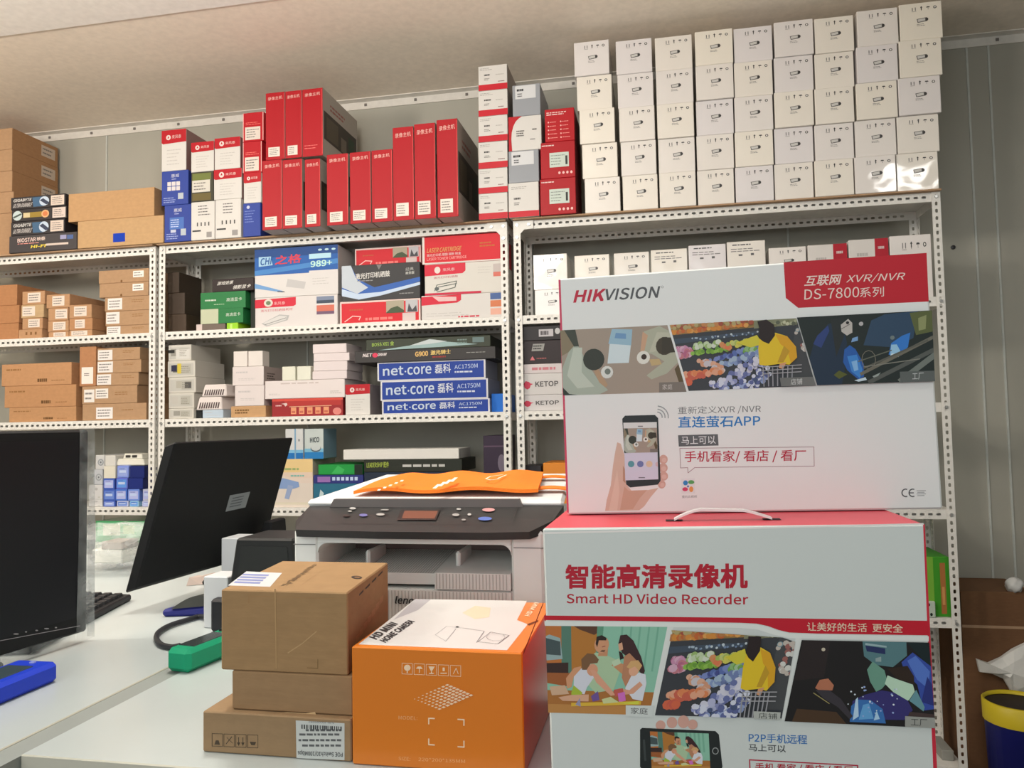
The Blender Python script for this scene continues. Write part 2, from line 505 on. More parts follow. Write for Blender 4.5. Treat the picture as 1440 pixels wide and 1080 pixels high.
# ---- print styles
def camera_face(A, seed=0):
    w = A.w; h = A.h
    for i, cx in enumerate((.46, .62, .78)):
        cx += .06
        if i == 0:
            A.rect(cx-.012, .80, cx+.012, .86, INK); A.poly([(cx-.03, .86), (cx+.03, .86), (cx, .90)], INK); A.rect(cx-.004, .775, cx+.004, .80, INK)
        elif i == 1:
            A.poly([(cx-.045, .845), (cx+.045, .845), (cx+.03, .875), (cx-.03, .875)], INK); A.rect(cx-.004, .79, cx+.004, .845, INK)
        else:
            A.ell(cx, .84, .042, .04, INK, 8); A.ell(cx, .84, .022, .022, WHITE, 8)
    for dx in (.22, .29): A.rect(dx+.08, .79, dx+.1, .88, (110, 108, 106))
    A.rect(.29, .765, .40, .775, (140, 136, 134))
    # bullet camera outline
    A.poly([(.40, .56), (.64, .585), (.64, .48), (.42, .455)], (96, 94, 92)); A.poly([(.42, .545), (.60, .565), (.60, .50), (.435, .475)], (206, 204, 200))
    A.ell(.64, .53, .035, .045, INK, 8); A.bars(.40, .36, .66, .43, 2, (130, 126, 124), .4, seed)
def plainface(A): pass
def small_label(A, x0=.3, x1=.72, seed=1):
    A.sticker(x0, .2, x1, .85, (226, 218, 208), 4, seed)
def wide_brown(seed=0):
    def f(A):
        A.bars(.07, .68, .36, .80, 1, (150, 108, 66), .6, seed)
        A.bars(.52, .14, .70, .32, 1, (110, 78, 46), .8, seed+1); A.bars(.72, .16, .92, .26, 1, (140, 100, 60), .3, seed+2)
    return f
def brown_left_label(x0, x1, y0=.08, y1=.92, seed=0):
    def f(A):
        A.sticker(x0, y0, x1, y1, (230, 224, 220), 3, seed)
        A.bars(.60, .55, .92, .8, 2, (150, 110, 70), .4, seed)
    return f
def white_red_head(A, logo_x=.22):
    """white carton with a red head band, round badge and lettering"""
    A.poly([(0, 1), (0, .70), (.06, .665), (1, .69), (1, 1)], RED)
    a = A.w/A.h
    A.ell(logo_x+.06, .82, .095, .095*a, (240, 225, 220)); A.poly([(logo_x+.02, .80), (logo_x+.1, .80), (logo_x+.06, .80+.09*a)], RED)
    A.text('来风泰', (logo_x+.2, .78), (logo_x+.58, .785), (logo_x+.2, .87), (246, 214, 208))
    A.bars(.22, .12, .8, .55, 5, (206, 202, 198), .25, 3)
def blue_box(A, six=True):
    a = A.w/A.h
    A.text('惠威', (.36, .80), (.66, .81), (.36, .90), (225, 228, 240)); A.bars(.38, .74, .6, .77, 1, (190, 198, 225), .6, 2)
    if six:
        A.part('label_sticker')
        for i in range(3):
            for j in range(2):
                A.rect(.22+i*.165, .42+j*.14, .36+i*.165, .54+j*.14, (232, 226, 226))
        A.part('printed_face')
    else:
        A.rect(.20, .34, .74, .66, (70, 110, 185)); A.bars(.24, .38, .7, .62, 4, (190, 205, 235), .4, 5)
        A.rect(.24, .25, .44, .33, (205, 212, 232))
    A.rect(.62, .16, .82, .34, (196, 206, 214)); A.bars(.08, .06, .55, .24, 3, (150, 165, 215), .4, 8)
def white_print(seed):
    def f(A):
        A.bars(.3, .62, .85, .92, 4, (90, 86, 86), .3, seed)
        for i in range(4): A.rect(.25+i*.16, .36, .30+i*.16, .46, (80, 78, 78))
        A.rect(.06, .22, .42, .26, (60, 60, 60)); A.rect(.66, .06, .88, .2, (150, 146, 144))
    return f
def red_label(A):
    A.line([(.03, .02), (.03, .98)], .003, (240, 190, 185)); A.line([(.97, .02), (.97, .98)], .003, (240, 190, 185))
    A.bars(.15, .56, .85, .68, 2, (236, 120, 112), .3, 4); A.sticker(.12, .06, .84, .5, (238, 226, 216), 4, 2)
def red_tall(label=True, seed=0, wide=.12):
    def f(A):
        A.text('录像主机', (.12, .885), (.88, .895), (.12, .935), (250, 205, 195))
        A.rect(.965, .02, .985, .98, (228, 92, 92))
        if label: A.sticker(.14, .045, .74, .185, (240, 230, 220), 4, seed)
        else: A.bars(.1, .1, .9, .18, 2, (238, 130, 126), .2, seed)
    return f
def red_side(A):
    A.rect(0, 0, 1, 1, (168, 160, 152))
    A.rect(.03, .26, .97, .68, (60, 52, 46)); A.rect(.1, .3, .42, .62, (84, 74, 60)); A.rect(.5, .28, .66, .5, (110, 100, 88)); A.rect(.72, .3, .9, .6, (40, 60, 42))
    A.bars(.2, .74, .7, .86, 2, (150, 90, 84), .5, 3)
def strip_box(seed):
    def f(A):
        A.rect(0, 0, 1, .24, (196, 34, 48)); A.bars(.06, .8, .5, .92, 2, (150, 146, 142), .3, seed)
        A.bars(.2, .58, .45, .66, 1, (40, 38, 38), .7, seed+1); A.bars(.2, .4, .42, .5, 2, (120, 116, 112), .5, seed+2)
        A.bars(.68, .30, .92, .35, 1, (110, 60, 60), .6, seed+3); A.bars(.6, .55, .9, .66, 1, (180, 176, 172), .3, seed)
    return f
def grey_box(A):
    A.sticker(.1, .55, .84, .97, (226, 228, 230), 0); A.part('label_sticker'); A.bars(.16, .78, .44, .88, 1, (40, 40, 44), .7, 1); A.bars(.18, .6, .4, .74, 2, (90, 90, 92), .5, 2); A.part('printed_face')
def quarter_box(A):
    pts = [(0, 0), (0, 1), (.42, 1)] + [(.42-.34*math.sin(t*math.pi/2), .97-.62*(1-math.cos(t*math.pi/2))) for t in (.2, .4, .6, .8, 1)] + [(.10, 0)]
    A.poly(pts, RED)
    A.bars(.24, .4, .5, .6, 3, (90, 86, 84), .5, 1); A.bars(.72, .55, .9, .63, 1, (90, 86, 84), .5, 2); A.bars(.66, .28, .86, .33, 1, (90, 86, 84), .5, 3)
def plain_foot(A):
    A.rect(0, 0, 1, .17, (196, 34, 48)); A.bars(.1, .8, .7, .9, 2, (150, 146, 142), .3, 1); A.bars(.18, .5, .46, .58, 1, (60, 58, 58), .7, 2); A.bars(.18, .34, .4, .44, 2, (110, 106, 104), .5, 3)
def red_cam(A):
    A.bars(.04, .88, .5, .93, 1, (246, 220, 216), .6, 2)
    A.sticker(.26, .30, .82, .70, (214, 226, 216), 0); A.part('label_sticker'); A.bars(.3, .34, .7, .66, 4, (120, 130, 124), .25, 2); A.rect(.72, .36, .78, .6, (50, 54, 52)); A.part('printed_face')
    for i in range(4): A.ell(.54+i*.115, .14, .035, .04, (240, 190, 186), 8)
def red_cam_top(A):
    A.bars(.06, .8, .9, .92, 2, (250, 214, 210), .5, 6)
    for c in (.1, .52):
        for j in range(5): A.ell(c+.02, .12+j*.12, .025, .025, (240, 180, 176), 8); A.bars(c+.07, .1+j*.12, c+.34, .14+j*.12, 1, (238, 150, 146), .5, j)
def board_a(A):      # dark mainboard cartons
    A.text('GIGABYTE', (.05, .62), (.38, .63), (.06, .84), (225, 222, 220), .02); A.text('ULTRA DURABLE', (.04, .16), (.38, .18), (.07, .46), (205, 200, 198), .02)
    A.poly([(.42, .12), (.40, .88), (.62, .88), (.62, .12)], (60, 96, 130)); A.ell(.62, .52, .09, .38, (190, 205, 222)); A.poly([(.54, .6), (.60, .75), (.72, .35), (.66, .22)], (50, 60, 84))
    A.sticker(.74, .12, .98, .9, (232, 214, 200), 4, 1)
def board_b(A):
    A.ell(.11, .5, .085, .40, (190, 205, 206)); A.poly([(.03, .42), (.17, .68), (.19, .56), (.05, .3)], (70, 84, 80))
    A.rect(.22, .28, .56, .70, (150, 124, 44)); A.rect(.22, .3, .34, .68, (206, 190, 150)); A.ell(.62, .5, .07, .32, (220, 170, 120)); A.ell(.62, .5, .045, .2, (206, 120, 70))
    A.sticker(.75, .1, .985, .92, (232, 214, 204), 4, 3)
def board_c(A):
    A.text('BIOSTAR', (.13, .60), (.40, .62), (.13, .82), (240, 214, 206), .02); A.text('映泰', (.42, .62), (.54, .63), (.42, .84), (230, 210, 200), .02)
    A.bars(.13, .48, .54, .55, 1, (224, 150, 140), .6, 2); A.text('HI-FI', (.33, .22), (.54, .23), (.34, .38), (230, 206, 70), .03)
    A.rect(.55, .30, .88, .42, (206, 190, 180)); A.rect(.76, .62, .85, .86, (150, 150, 186)); A.rect(.86, .60, .95, .84, (70, 96, 150))
def green_card(A):
    A.rect(0, 0, 1, 1, (38, 120, 66)); A.bars(.1, .45, .42, .6, 1, (214, 226, 210), .6, 2); A.text('高清显卡', (.58, .40), (.92, .42), (.58, .62), (232, 240, 228)); A.bars(.3, .22, .6, .3, 1, (190, 214, 180), .4, 4)
def green_card_b(A):
    A.rect(.42, 0, 1, 1, (38, 120, 66)); A.rect(0, 0, .42, 1, (190, 196, 168)); A.text('高清显卡', (.6, .45), (.94, .47), (.6, .68), (232, 240, 228))
def black_card(A):
    A.text('游戏效果', (.12, .52), (.5, .56), (.14, .80), (236, 232, 226), .01, .15); A.text('领影显卡', (.5, .14), (.92, .2), (.52, .44), (236, 232, 226), .01, .15)
def toner_blue(A):
    A.rect(0, .46, 1, 1, (30, 92, 170)); A.rect(0, .82, 1, 1, (22, 70, 136)); A.poly([(0, .46), (1, .62), (1, .72), (0, .56)], (66, 130, 196))
    A.text('之格', (.25, .66), (.56, .68), (.26, .84), (206, 60, 80), .02); A.poly([(.05, .64), (.05, .84), (.2, .84), (.22, .66)], (160, 200, 226)); A.text('CHI', (.07, .67), (.2, .68), (.08, .81), (40, 90, 160), .02)
    A.text('989+', (.68, .57), (.93, .585), (.68, .69), (190, 230, 220), .02); A.rect(.66, .74, .92, .84, (180, 220, 236))
    for i in range(3): A.ell(.79+i*.08, .915, .025, .022, (200, 236, 246), 8)
    A.rect(.66, 0, 1, .5, (232, 228, 226)); A.poly([(0, .2), (0, .30), (.34, .12), (.34, .09)], (110, 156, 206)); A.line([(.28, .11), (.36, .1)], .004, INK)
    A.poly([(.38, .2), (.4, .36), (.62, .28), (.6, .14)], (206, 204, 204)); A.bars(.7, .2, .94, .36, 3, (204, 200, 198), .2, 2)
def toner_red(A):
    A.poly([(0, .66), (0, .94), (.5, .98), (.5, .72), (.47, .68)], (206, 36, 60)); A.ell(.165, .82, .055, .13, (230, 226, 214)); A.ell(.165, .82, .03, .07, (110, 130, 96)); A.text('来风泰', (.23, .74), (.37, .745), (.23, .85), (244, 200, 200))
    A.text('激光打印机硒鼓耗材', (.07, .52), (.46, .54), (.07, .61), (196, 90, 100)); A.rect(.75, .72, .96, .95, (120, 132, 156)); A.rect(.75, .72, .96, .82, (60, 72, 90)); A.rect(.75, .36, .96, .66, (206, 110, 90)); A.rect(.75, .36, .96, .46, (110, 84, 110))
    A.poly([(.08, .14), (.30, .42), (.42, .38), (.40, .22), (.14, .04)], (176, 176, 176)); A.poly([(.1, .16), (.30, .38), (.39, .35), (.38, .24), (.15, .08)], (224, 222, 220)); A.line([(.12, .1), (.38, .3)], .003, (140, 140, 140))
def ink_red_photo(A):
    A.rect(.0, .0, 1, 1, (240, 214, 208)); A.rect(.02, .04, .98, .92, (206, 30, 44)); A.rect(.58, .4, .80, .95, (170, 160, 140)); A.poly([(.58, .42), (.64, .62), (.72, .7), (.80, .5), (.80, .4), (.58, .4)], (70, 84, 60)); A.rect(.82, .4, .97, .95, (186, 186, 190)); A.poly([(.84, .42), (.86, .8), (.9, .5), (.95, .7), (.96, .42)], (70, 70, 76))
    A.rect(.78, .02, .94, .38, (226, 208, 206)); A.bars(.32, .1, .76, .26, 1, (236, 120, 116), .7, 2); A.line([(.06, .1), (.16, .34), (.26, .3), (.24, .16)], .004, (246, 190, 186)); A.bars(.12, .55, .3, .68, 1, (190, 80, 50), .5, 5)
def toner_black(A):
    A.poly([(0, 1), (.12, 1), (.2, .62), (.42, .36), (1, .58), (1, .46), (.45, .12), (.2, .08), (0, .16)], (50, 96, 176)); A.poly([(0, 1), (.12, 1), (.19, .6), (.34, .36), (.2, .2), (0, .4)], (206, 216, 226)); A.poly([(0, .36), (.2, .2), (.5, .22), (1, .44), (1, .36), (.5, .12), (.22, .04), (0, .16)], (190, 208, 230))
    A.text('激光打印机硒鼓', (.18, .60), (.62, .64), (.18, .76), (236, 234, 230), .015); A.bars(.2, .53, .46, .58, 1, (140, 140, 142), .5, 2); A.text('经典', (.82, .76), (.92, .77), (.82, .85), (200, 200, 196)); A.text('商务版', (.82, .66), (.93, .67), (.82, .74), (226, 226, 220), .01)
    A.poly([(.45, .98), (.52, .98), (.48, .84)], (120, 120, 120)); A.bars(.74, .12, .96, .18, 1, (150, 150, 150), .4, 6)
def cart_red_top(A):
    A.rect(0, 0, .03, 1, (236, 226, 220)); A.rect(0, 0, 1, .05, (236, 226, 220))
    A.text('LASER CARTRIDGE', (.06, .42), (.5, .44), (.07, .58), (214, 150, 90), .02); A.text('激光打印机 硒鼓 碳粉 粉盒', (.06, .27), (.5, .29), (.06, .37), (246, 206, 204), .01); A.text('LASER TONER CARTRIDGE', (.06, .13), (.57, .15), (.06, .23), (236, 180, 176)); A.bars(.74, .5, .94, .72, 2, (190, 96, 40), .5, 5)
def cart_white_red(A):
    A.poly([(0, .62), (0, .98), (.54, .99), (.54, .74), (.5, .66)], (206, 36, 60)); A.ell(.17, .80, .04, .11, (240, 226, 220)); A.text('来风泰', (.24, .75), (.40, .755), (.24, .85), (244, 206, 206)); A.text('激光打印机硒鼓', (.12, .52), (.44, .54), (.12, .59), (180, 80, 90))
    A.line([(.13, .14), (.16, .32), (.42, .42), (.40, .22), (.16, .1)], .003, (70, 84, 76)); A.line([(.18, .26), (.42, .34)], .003, (90, 100, 96)); A.ell(.16, .2, .03, .06, (90, 96, 96))
    A.rect(0, 0, .74, .07, (196, 40, 70)); A.rect(.90, .5, 1, .9, (190, 180, 176)); A.rect(.90, .5, 1, .64, (206, 110, 96)); A.bars(.7, .6, .88, .86, 3, (206, 202, 196), .2, 3)
def cart_white_red_b(A):
    A.poly([(0, .6), (0, .95), (.5, 1), (.5, .76), (.45, .66)], (206, 36, 60)); A.poly([(.14, .95), (.22, .74), (.44, .74), (.44, .9)], (240, 200, 200)); A.bars(.46, .04, .80, .12, 1, (196, 60, 80), .8, 2)
    A.rect(.86, .72, 1, .98, (70, 96, 150)); A.rect(.86, .42, 1, .68, (206, 120, 80)); A.rect(.86, .1, 1, .36, (226, 170, 150)); A.bars(.06, .1, .6, .3, 2, (200, 196, 192), .2, 4)
def blister(seed):
    def f(A):
        a = [(150, 148, 140), (110, 108, 96), (176, 172, 160), (190, 186, 178)]
        A.rect(.06, .12, .94, .86, (206, 204, 196)); A.rect(.12+.08*(seed % 3), .3, .36+.1*(seed % 3), .76, a[seed % 4]); A.rect(.48, .2, .86, .78, (178, 176, 166))
        if seed == 1: A.rect(.36, .22, .50, .84, (206, 186, 70)); A.rect(.14, .36, .34, .74, (44, 44, 70))
        if seed == 2: A.rect(.6, .28, .84, .7, (84, 82, 80))
        if seed == 0: A.rect(.0, .5, .28, .7, (40, 40, 38)); A.rect(.34, .12, .94, .7, (228, 226, 220))
        A.bars(.5, .25, .84, .7, 4, (128, 124, 112), .3, seed)
    return f
def softwhite(seed):
    def f(A): A.bars(.12, .6, .6, .8, 1, (196, 190, 190), .4, seed); A.bars(.2, .25, .85, .4, 2, (206, 200, 200), .3, seed+1)
    return f
def brown_dark(A): A.bars(.12, .3, .6, .75, 2, (120, 88, 52), .6, 3)
def redbrown(A):
    A.rect(0, 0, 1, 1, (150, 40, 44)); A.rect(0, .86, 1, 1, (206, 74, 62)); A.rect(.18, .58, .98, .86, (176, 52, 48)); A.bars(.05, .55, .16, .68, 1, (230, 190, 186), .5, 2); A.poly([(.13, .72), (.21, .76), (.22, .66), (.19, .56), (.17, .68)], (236, 210, 206))
    for i in range(5): A.rect(.27+i*.115, .12, .345+i*.115, .5, (222, 150, 110)); A.rect(.28+i*.115, .18, .33+i*.115, .3, (190, 100, 80))
    A.line([(.25, .54), (.84, .56)], .003, (226, 170, 140)); A.ell(.92, .24, .06, .2, (214, 130, 122))
def router(A):
    A.rect(0, 0, 1, 1, (226, 226, 232)); A.rect(.015, .06, .985, .94, (30, 62, 150))
    A.text('net', (.055, .28), (.245, .31), (.055, .74), (208, 222, 240), .015); A.ell(.265, .48, .008, .05, (208, 222, 240), 8); A.text('core', (.285, .30), (.505, .33), (.285, .70), (208, 222, 240), .015); A.text('磊科', (.54, .32), (.685, .345), (.54, .80), (226, 232, 244), .01)
    A.text('AC1750M', (.72, .52), (.93, .56), (.72, .74), (190, 206, 232)); A.bars(.72, .30, .93, .44, 1, (214, 222, 240), .6, 2)
def graphics_green(A):
    A.poly([(.1, .02), (.36, .35), (.52, .72), (.7, .5), (.9, .25), (.6, .12)], (150, 176, 176)); A.poly([(.36, .35), (.52, .85), (.66, .6), (.5, .4)], (206, 216, 218)); A.text('BOSS X61 金', (.05, .36), (.23, .44), (.05, .72), (150, 180, 80), .02); A.rect(.86, .4, .95, .85, (100, 120, 120)); A.bars(.74, .3, .84, .8, 2, (110, 130, 124), .5, 2)
def graphics_black(A):
    A.text('NET', (.06, .5), (.13, .52), (.06, .76), (236, 226, 226), .03, .2); A.text('DRAW', (.17, .54), (.235, .56), (.17, .76), (236, 226, 226), .03, .2); A.ell(.15, .62, .02, .2, (214, 60, 90)); A.text('G900', (.44, .38), (.53, .42), (.44, .76), (220, 180, 110), .03); A.text('激光骑士', (.55, .48), (.69, .52), (.55, .84), (226, 196, 120), .02); A.bars(.56, .22, .69, .38, 1, (150, 50, 44), .8, 3); A.bars(.8, .5, .97, .62, 1, (160, 160, 156), .4, 4)
def white_cube(A): pass
def lens_box(A):
    a = A.w/A.h; A.ell(.6, .5, .34, .34*a, (150, 156, 162)); A.ell(.6, .5, .22, .22*a, (206, 210, 214)); A.ell(.6, .5, .1, .1*a, (110, 114, 120))
def ip_box(A): A.ell(.56, .72, .12, .1, (196, 196, 196)); A.rect(.2, .1, .35, .16, (206, 206, 206)); A.rect(.68, .1, .85, .2, (206, 206, 200))
def blue_small(seed):
    cs = [(150, 168, 226), (110, 140, 214), (176, 184, 232), (96, 150, 226)]
    def f(A):
        A.rect(.1, .15, .9, .85, cs[seed % 4]); A.rect(.2, .42, .78, .62, (190, 206, 240)); A.bars(.2, .7, .8, .8, 1, (70, 90, 170), .5, seed)
    return f
def hico(A):
    A.rect(0, 0, 1, .22, (36, 122, 186)); A.rect(0, .22, 1, .34, (120, 178, 206)); A.text('HICO', (.30, .54), (.78, .56), (.30, .70), (50, 60, 66), .03); A.ell(.6, .34, .28, .12, (90, 104, 116)); A.ell(.6, .37, .25, .10, (206, 214, 214))
def dryer(A):
    A.rect(0, .72, 1, 1, (224, 196, 140)); A.poly([(0, .72), (1, .5), (1, .72)], (238, 214, 196)); A.rect(0, 0, 1, .5, (236, 224, 212)); A.poly([(0, .62), (0, .5), (1, .5), (1, .6)], (238, 220, 206))
    A.poly([(.08, .38), (.12, .62), (.34, .60), (.68, .52), (.70, .42), (.56, .38)], (130, 156, 200)); A.poly([(.44, .46), (.56, .44), (.46, .16), (.36, .18)], (150, 166, 200)); A.bars(.1, .76, .9, .82, 1, (150, 170, 110), .7, 3); A.bars(.5, .62, .9, .68, 1, (110, 180, 170), .5, 4); A.rect(0, .05, 1, .1, (214, 206, 186))
def green_tile(A): A.rect(.03, .1, .82, .95, (30, 150, 66)); A.poly([(.3, .1), (.45, .9), (.6, .5), (.55, .1)], (60, 176, 90)); A.rect(.82, 0, 1, 1, (26, 40, 30))
def blue_icons(A):
    A.rect(0, 0, 1, 1, (44, 52, 120)); A.rect(.08, .15, .34, .8, (150, 110, 176))
    for i in range(6): A.rect(.38+i*.09, .35, .44+i*.09, .75, (190, 206, 236))
def teal_box(A): A.rect(0, 0, 1, 1, (42, 106, 134)); A.poly([(.12, .3), (.16, .75), (.24, .6), (.2, .25)], (206, 226, 230)); A.poly([(.4, 0), (.9, .9), (1, .9), (1, 0)], (56, 130, 150))
def dark_lines(A): A.text('LEADERSHIP 配件', (.03, .35), (.26, .38), (.03, .8), (176, 196, 80), .01); A.bars(.4, .3, .96, .7, 1, (190, 190, 186), .5, 4)
def dark_purple(A): A.rect(0, 0, 1, .35, (110, 124, 136)); A.ell(.86, .62, .18, .12, (110, 100, 116)); A.bars(.1, .4, .5, .46, 1, (150, 60, 110), .5, 2); A.rect(0, .84, 1, .86, (90, 70, 90))
def saote(A): A.rect(.38, .25, .72, .75, (206, 202, 206)); A.bars(.42, .3, .68, .7, 1, (90, 86, 90), .7, 3); A.ell(.82, .6, .06, .22, (190, 190, 190)); A.ell(.96, .6, .06, .22, (190, 190, 190))
def black_red(A): A.poly([(.2, .55), (.24, .86), (.52, .86), (.48, .55)], (150, 150, 146)); A.bars(.24, .6, .5, .82, 2, (50, 48, 48), .5, 3); A.poly([(.16, .16), (.22, .34), (.28, .16)], (206, 110, 116)); A.bars(.32, .18, .62, .28, 1, (150, 84, 84), .5, 2)
def white_redtext(A): A.bars(.2, .3, .96, .7, 1, (196, 120, 130), .7, 3)
def ketop(A): A.poly([(.0, .52), (.05, .66), (.12, .62), (.16, .54), (.22, .52), (.16, .46), (.14, .32), (.08, .26), (.02, .34)], (196, 60, 84)); A.text('KETOP', (.27, .38), (.78, .39), (.27, .62), (90, 86, 86), .02)
def textface(A): A.bars(.14, .86, .8, .93, 1, (80, 78, 78), .5, 3); A.bars(.1, .66, .9, .8, 2, (120, 116, 116), .35, 5); A.rect(.3, .55, .4, .6, (100, 98, 98)); A.rect(.62, .55, .7, .62, (100, 98, 98))
def redflank(A): A.bars(.2, .62, .8, .76, 1, (236, 206, 206), .6, 2)
def greenleaf(A): A.rect(.70, .05, .86, .9, (170, 110, 60)); A.rect(.3, 0, .5, 1, (120, 176, 60)); A.rect(.74, .2, .82, .5, (206, 150, 90))

GLOSSW = dict(kind='film', rough=.35)
# ---- top of the left unit
BR = BROWN
rows = []
names = ['bottom', 'second from the bottom', 'middle', 'second from the top', 'topmost']
vts = [300, 270, 241, 211, 181]
def sidelab(A): A.sticker(.62, .30, .93, .82, (196, 180, 164), 2, 3)
for i in range(5):
    rows.append(('shipping_carton', 'deep brown carton atop the shelving at the left edge, %s of five' % names[i], 'box', 'tall stack of deep brown cartons', -58, 17+(2 if i < 2 else 0), vts[i]+2.5, BR, None, dict(kind='board', rough=.85, depth=.30, side=(176, 130, 86), sidestyle=sidelab)))
stack(TOP, rows, y=.10)
DK = (44, 40, 42)
stack(TOP, [
    ('motherboard_box', 'dark box with yellow and white lettering, bottom of the mainboard stack', 'box', 'mainboard boxes', 12.5, 108, 329, (62, 58, 60), board_c),
    ('motherboard_box', 'black box with blue badge and slanted white label, just above the bottom mainboard box', 'box', 'mainboard boxes', 15, 91, 310, DK, board_a),
    ('motherboard_box', 'black box with gold band between two round seals, in the mainboard stack', 'box', 'mainboard boxes', 16, 93.5, 292.5, DK, board_b),
    ('motherboard_box', 'black box with blue badge topping the stack of mainboard boxes', 'box', 'mainboard boxes', 15, 92, 275, DK, board_a)], y=-.03, depth=.125)
stack(TOP, [
    ('shipping_carton', 'long tan carton with a small blue sticker on its front', 'box', 'long tan cartons', 109, 230, 307, (206, 164, 112), lambda A: A.sticker(.42, .14, .56, .46, (24, 62, 176), 0, name='blue_sticker'), dict(kind='board', rough=.85)),
    ('shipping_carton', 'long tan carton lying askew on the one with a blue sticker', 'box', 'long tan cartons', 96, 217, 268, (204, 158, 106), None, dict(kind='board', rough=.85, depth=.3))], y=-.03)
# ---- top of the middle unit: small boxes
y0 = -.03
stack(TOP, [
    ('speaker_box', 'blue box with a printed blue panel, bottom left of the small boxes', 'box', 'blue boxes atop the shelving', 231, 268.5, 288, (44, 66, 150), lambda A: blue_box(A, False)),
    ('speaker_box', 'blue box with six white squares on its front', 'box', 'blue boxes atop the shelving', 227, 265, 240, (46, 68, 152), blue_box),
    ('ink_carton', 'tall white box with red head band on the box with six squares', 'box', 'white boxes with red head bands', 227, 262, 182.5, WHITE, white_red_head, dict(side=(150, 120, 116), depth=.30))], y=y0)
stack(TOP, [
    ('print_carton', 'white box with black print right of the lowest blue box', 'box', 'white boxes with black print', 268.5, 302, 283.5, WHITE, white_print(3)),
    ('cable_box', 'small black and green box with a white label', 'box', None, 268.5, 300, 241.5, (66, 64, 50), lambda A: (A.rect(.06, .72, .9, .95, (110, 120, 60)), A.rect(.06, .04, .9, .28, (104, 92, 50)), A.sticker(.05, .32, .86, .72, (226, 222, 212), 3, 2))),
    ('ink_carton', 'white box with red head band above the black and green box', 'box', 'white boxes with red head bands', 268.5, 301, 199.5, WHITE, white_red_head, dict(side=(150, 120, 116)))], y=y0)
stack(TOP, [
    ('print_carton', 'white box with black print beside the blue box under the red labels', 'box', 'white boxes with black print', 302.5, 339, 280, WHITE, white_print(5)),
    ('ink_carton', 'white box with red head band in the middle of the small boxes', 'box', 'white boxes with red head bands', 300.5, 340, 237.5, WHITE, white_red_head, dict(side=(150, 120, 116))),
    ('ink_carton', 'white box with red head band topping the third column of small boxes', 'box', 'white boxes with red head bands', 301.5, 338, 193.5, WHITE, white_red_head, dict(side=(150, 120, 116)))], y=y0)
stack(TOP, [
    ('speaker_box', 'blue box half hidden at the foot of the tall red boxes', 'box', 'blue boxes atop the shelving', 341.5, 366.5, 285.5, (46, 68, 152), lambda A: (A.ell(.3, .88, .09, .05, (206, 214, 236)), A.bars(.1, .4, .7, .8, 5, (110, 130, 196), .3, 3))),
    ('ink_carton', 'white box with red head band under the two red labelled boxes', 'box', 'white boxes with red head bands', 342.5, 367.5, 243, WHITE, white_red_head),
    ('label_carton', 'red box with a large white label, lower of the two', 'box', 'red boxes with large labels', 341, 368.5, 199, RED, red_label),
    ('label_carton', 'red box with a large white label, upper of the two', 'box', 'red boxes with large labels', 341, 371, 158, RED, red_label)], y=y0)
# ---- tall red boxes
def tall(lb, u0, u1, vt, vb, y, z0=None, lab=True, seed=0, depth=.36):
    um = (u0+u1)/2
    z1 = at(um, vt, y=y).z
    x0 = at(u0, (vt+vb)/2, y=y).x+.0006; x1 = at(u1, (vt+vb)/2, y=y).x-.0006
    carton('red_box', lb, 'box', 'tall red boxes', x0, x1, z0 or TOP, z1, y, depth, (170, 16, 29), red_tall(lab, seed), side=(172, 160, 152), sidestyle=red_side, ch=.0012)
    return z1
zr = tall('tall red box, leftmost of the lower row', 368.7, 396.5, 225, 326, -.115, seed=1)
tall('tall red box, second of the lower row, close to the leftmost', 397, 425, 224, 325, -.115, seed=2)
tall('narrow tall red box between two dark gaps in the lower row', 428.5, 450.5, 223.5, 322, -.115, seed=3)
zu = zr+.0008
tall('tall red box, left of the three on the upper row', 373.5, 400.5, 130, 224, -.115, zu, True, 4)
tall('tall red box with label, middle of the three on the upper row', 401, 424.5, 127.5, 223, -.115, zu, True, 5)
tall('tall red box without a label, right of the upper row', 425, 454, 124.5, 222, -.115, zu, False, 6, .38)
tall('tall red box just right of the narrow one in the lower row', 459.5, 489.5, 216.5, 318, -.115, seed=7)
tall('tall red box in the middle of three equal ones on the lower row', 492, 521.5, 213.5, 315, -.115, seed=8)
tall('tall red box standing against the three tallest red ones', 522.5, 552, 210.5, 312, -.115, seed=9)
tall('tallest kind of red box, left of the three at the right end', 552.5, 582, 178.5, 309, -.115, seed=10)
tall('tallest kind of red box, middle of the three at the right end', 582.8, 612.5, 173.5, 307, -.115, seed=11)
tall('tallest kind of red box, its grey side facing the camera cartons', 614.5, 644, 167.5, 305, -.115, seed=12)
# ---- camera cartons in red and white
y0 = -.035
WR = [(302, 271), (None, 236), (None, 198.5), (None, 162), (None, 126), (None, 91)]
pos6 = ['bottom', 'second from the bottom', 'third from the bottom', 'third from the top', 'second from the top', 'topmost']
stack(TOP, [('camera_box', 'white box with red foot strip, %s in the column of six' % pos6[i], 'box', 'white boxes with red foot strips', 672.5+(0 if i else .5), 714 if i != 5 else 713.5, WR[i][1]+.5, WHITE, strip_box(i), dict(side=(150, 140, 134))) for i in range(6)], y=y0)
stack(TOP, [
    ('camera_box', 'white box with red foot strip standing alone below the grey box', 'box', None, 714.8, 758, 256.5, WHITE, plain_foot),
    ('grey_box', 'grey box with white label below the red quarter circle box', 'box', 'grey boxes with white labels', 715, 758, 211.5, (150, 154, 160), grey_box),
    ('camera_box', 'white box with a red curved corner on its left', 'box', None, 715, 761.5, 163, WHITE, quarter_box),
    ('grey_box', 'grey box with white label topping its column next to the six boxes', 'box', 'grey boxes with white labels', 720.5, 760, 118.5, (150, 154, 160), grey_box)], y=y0)
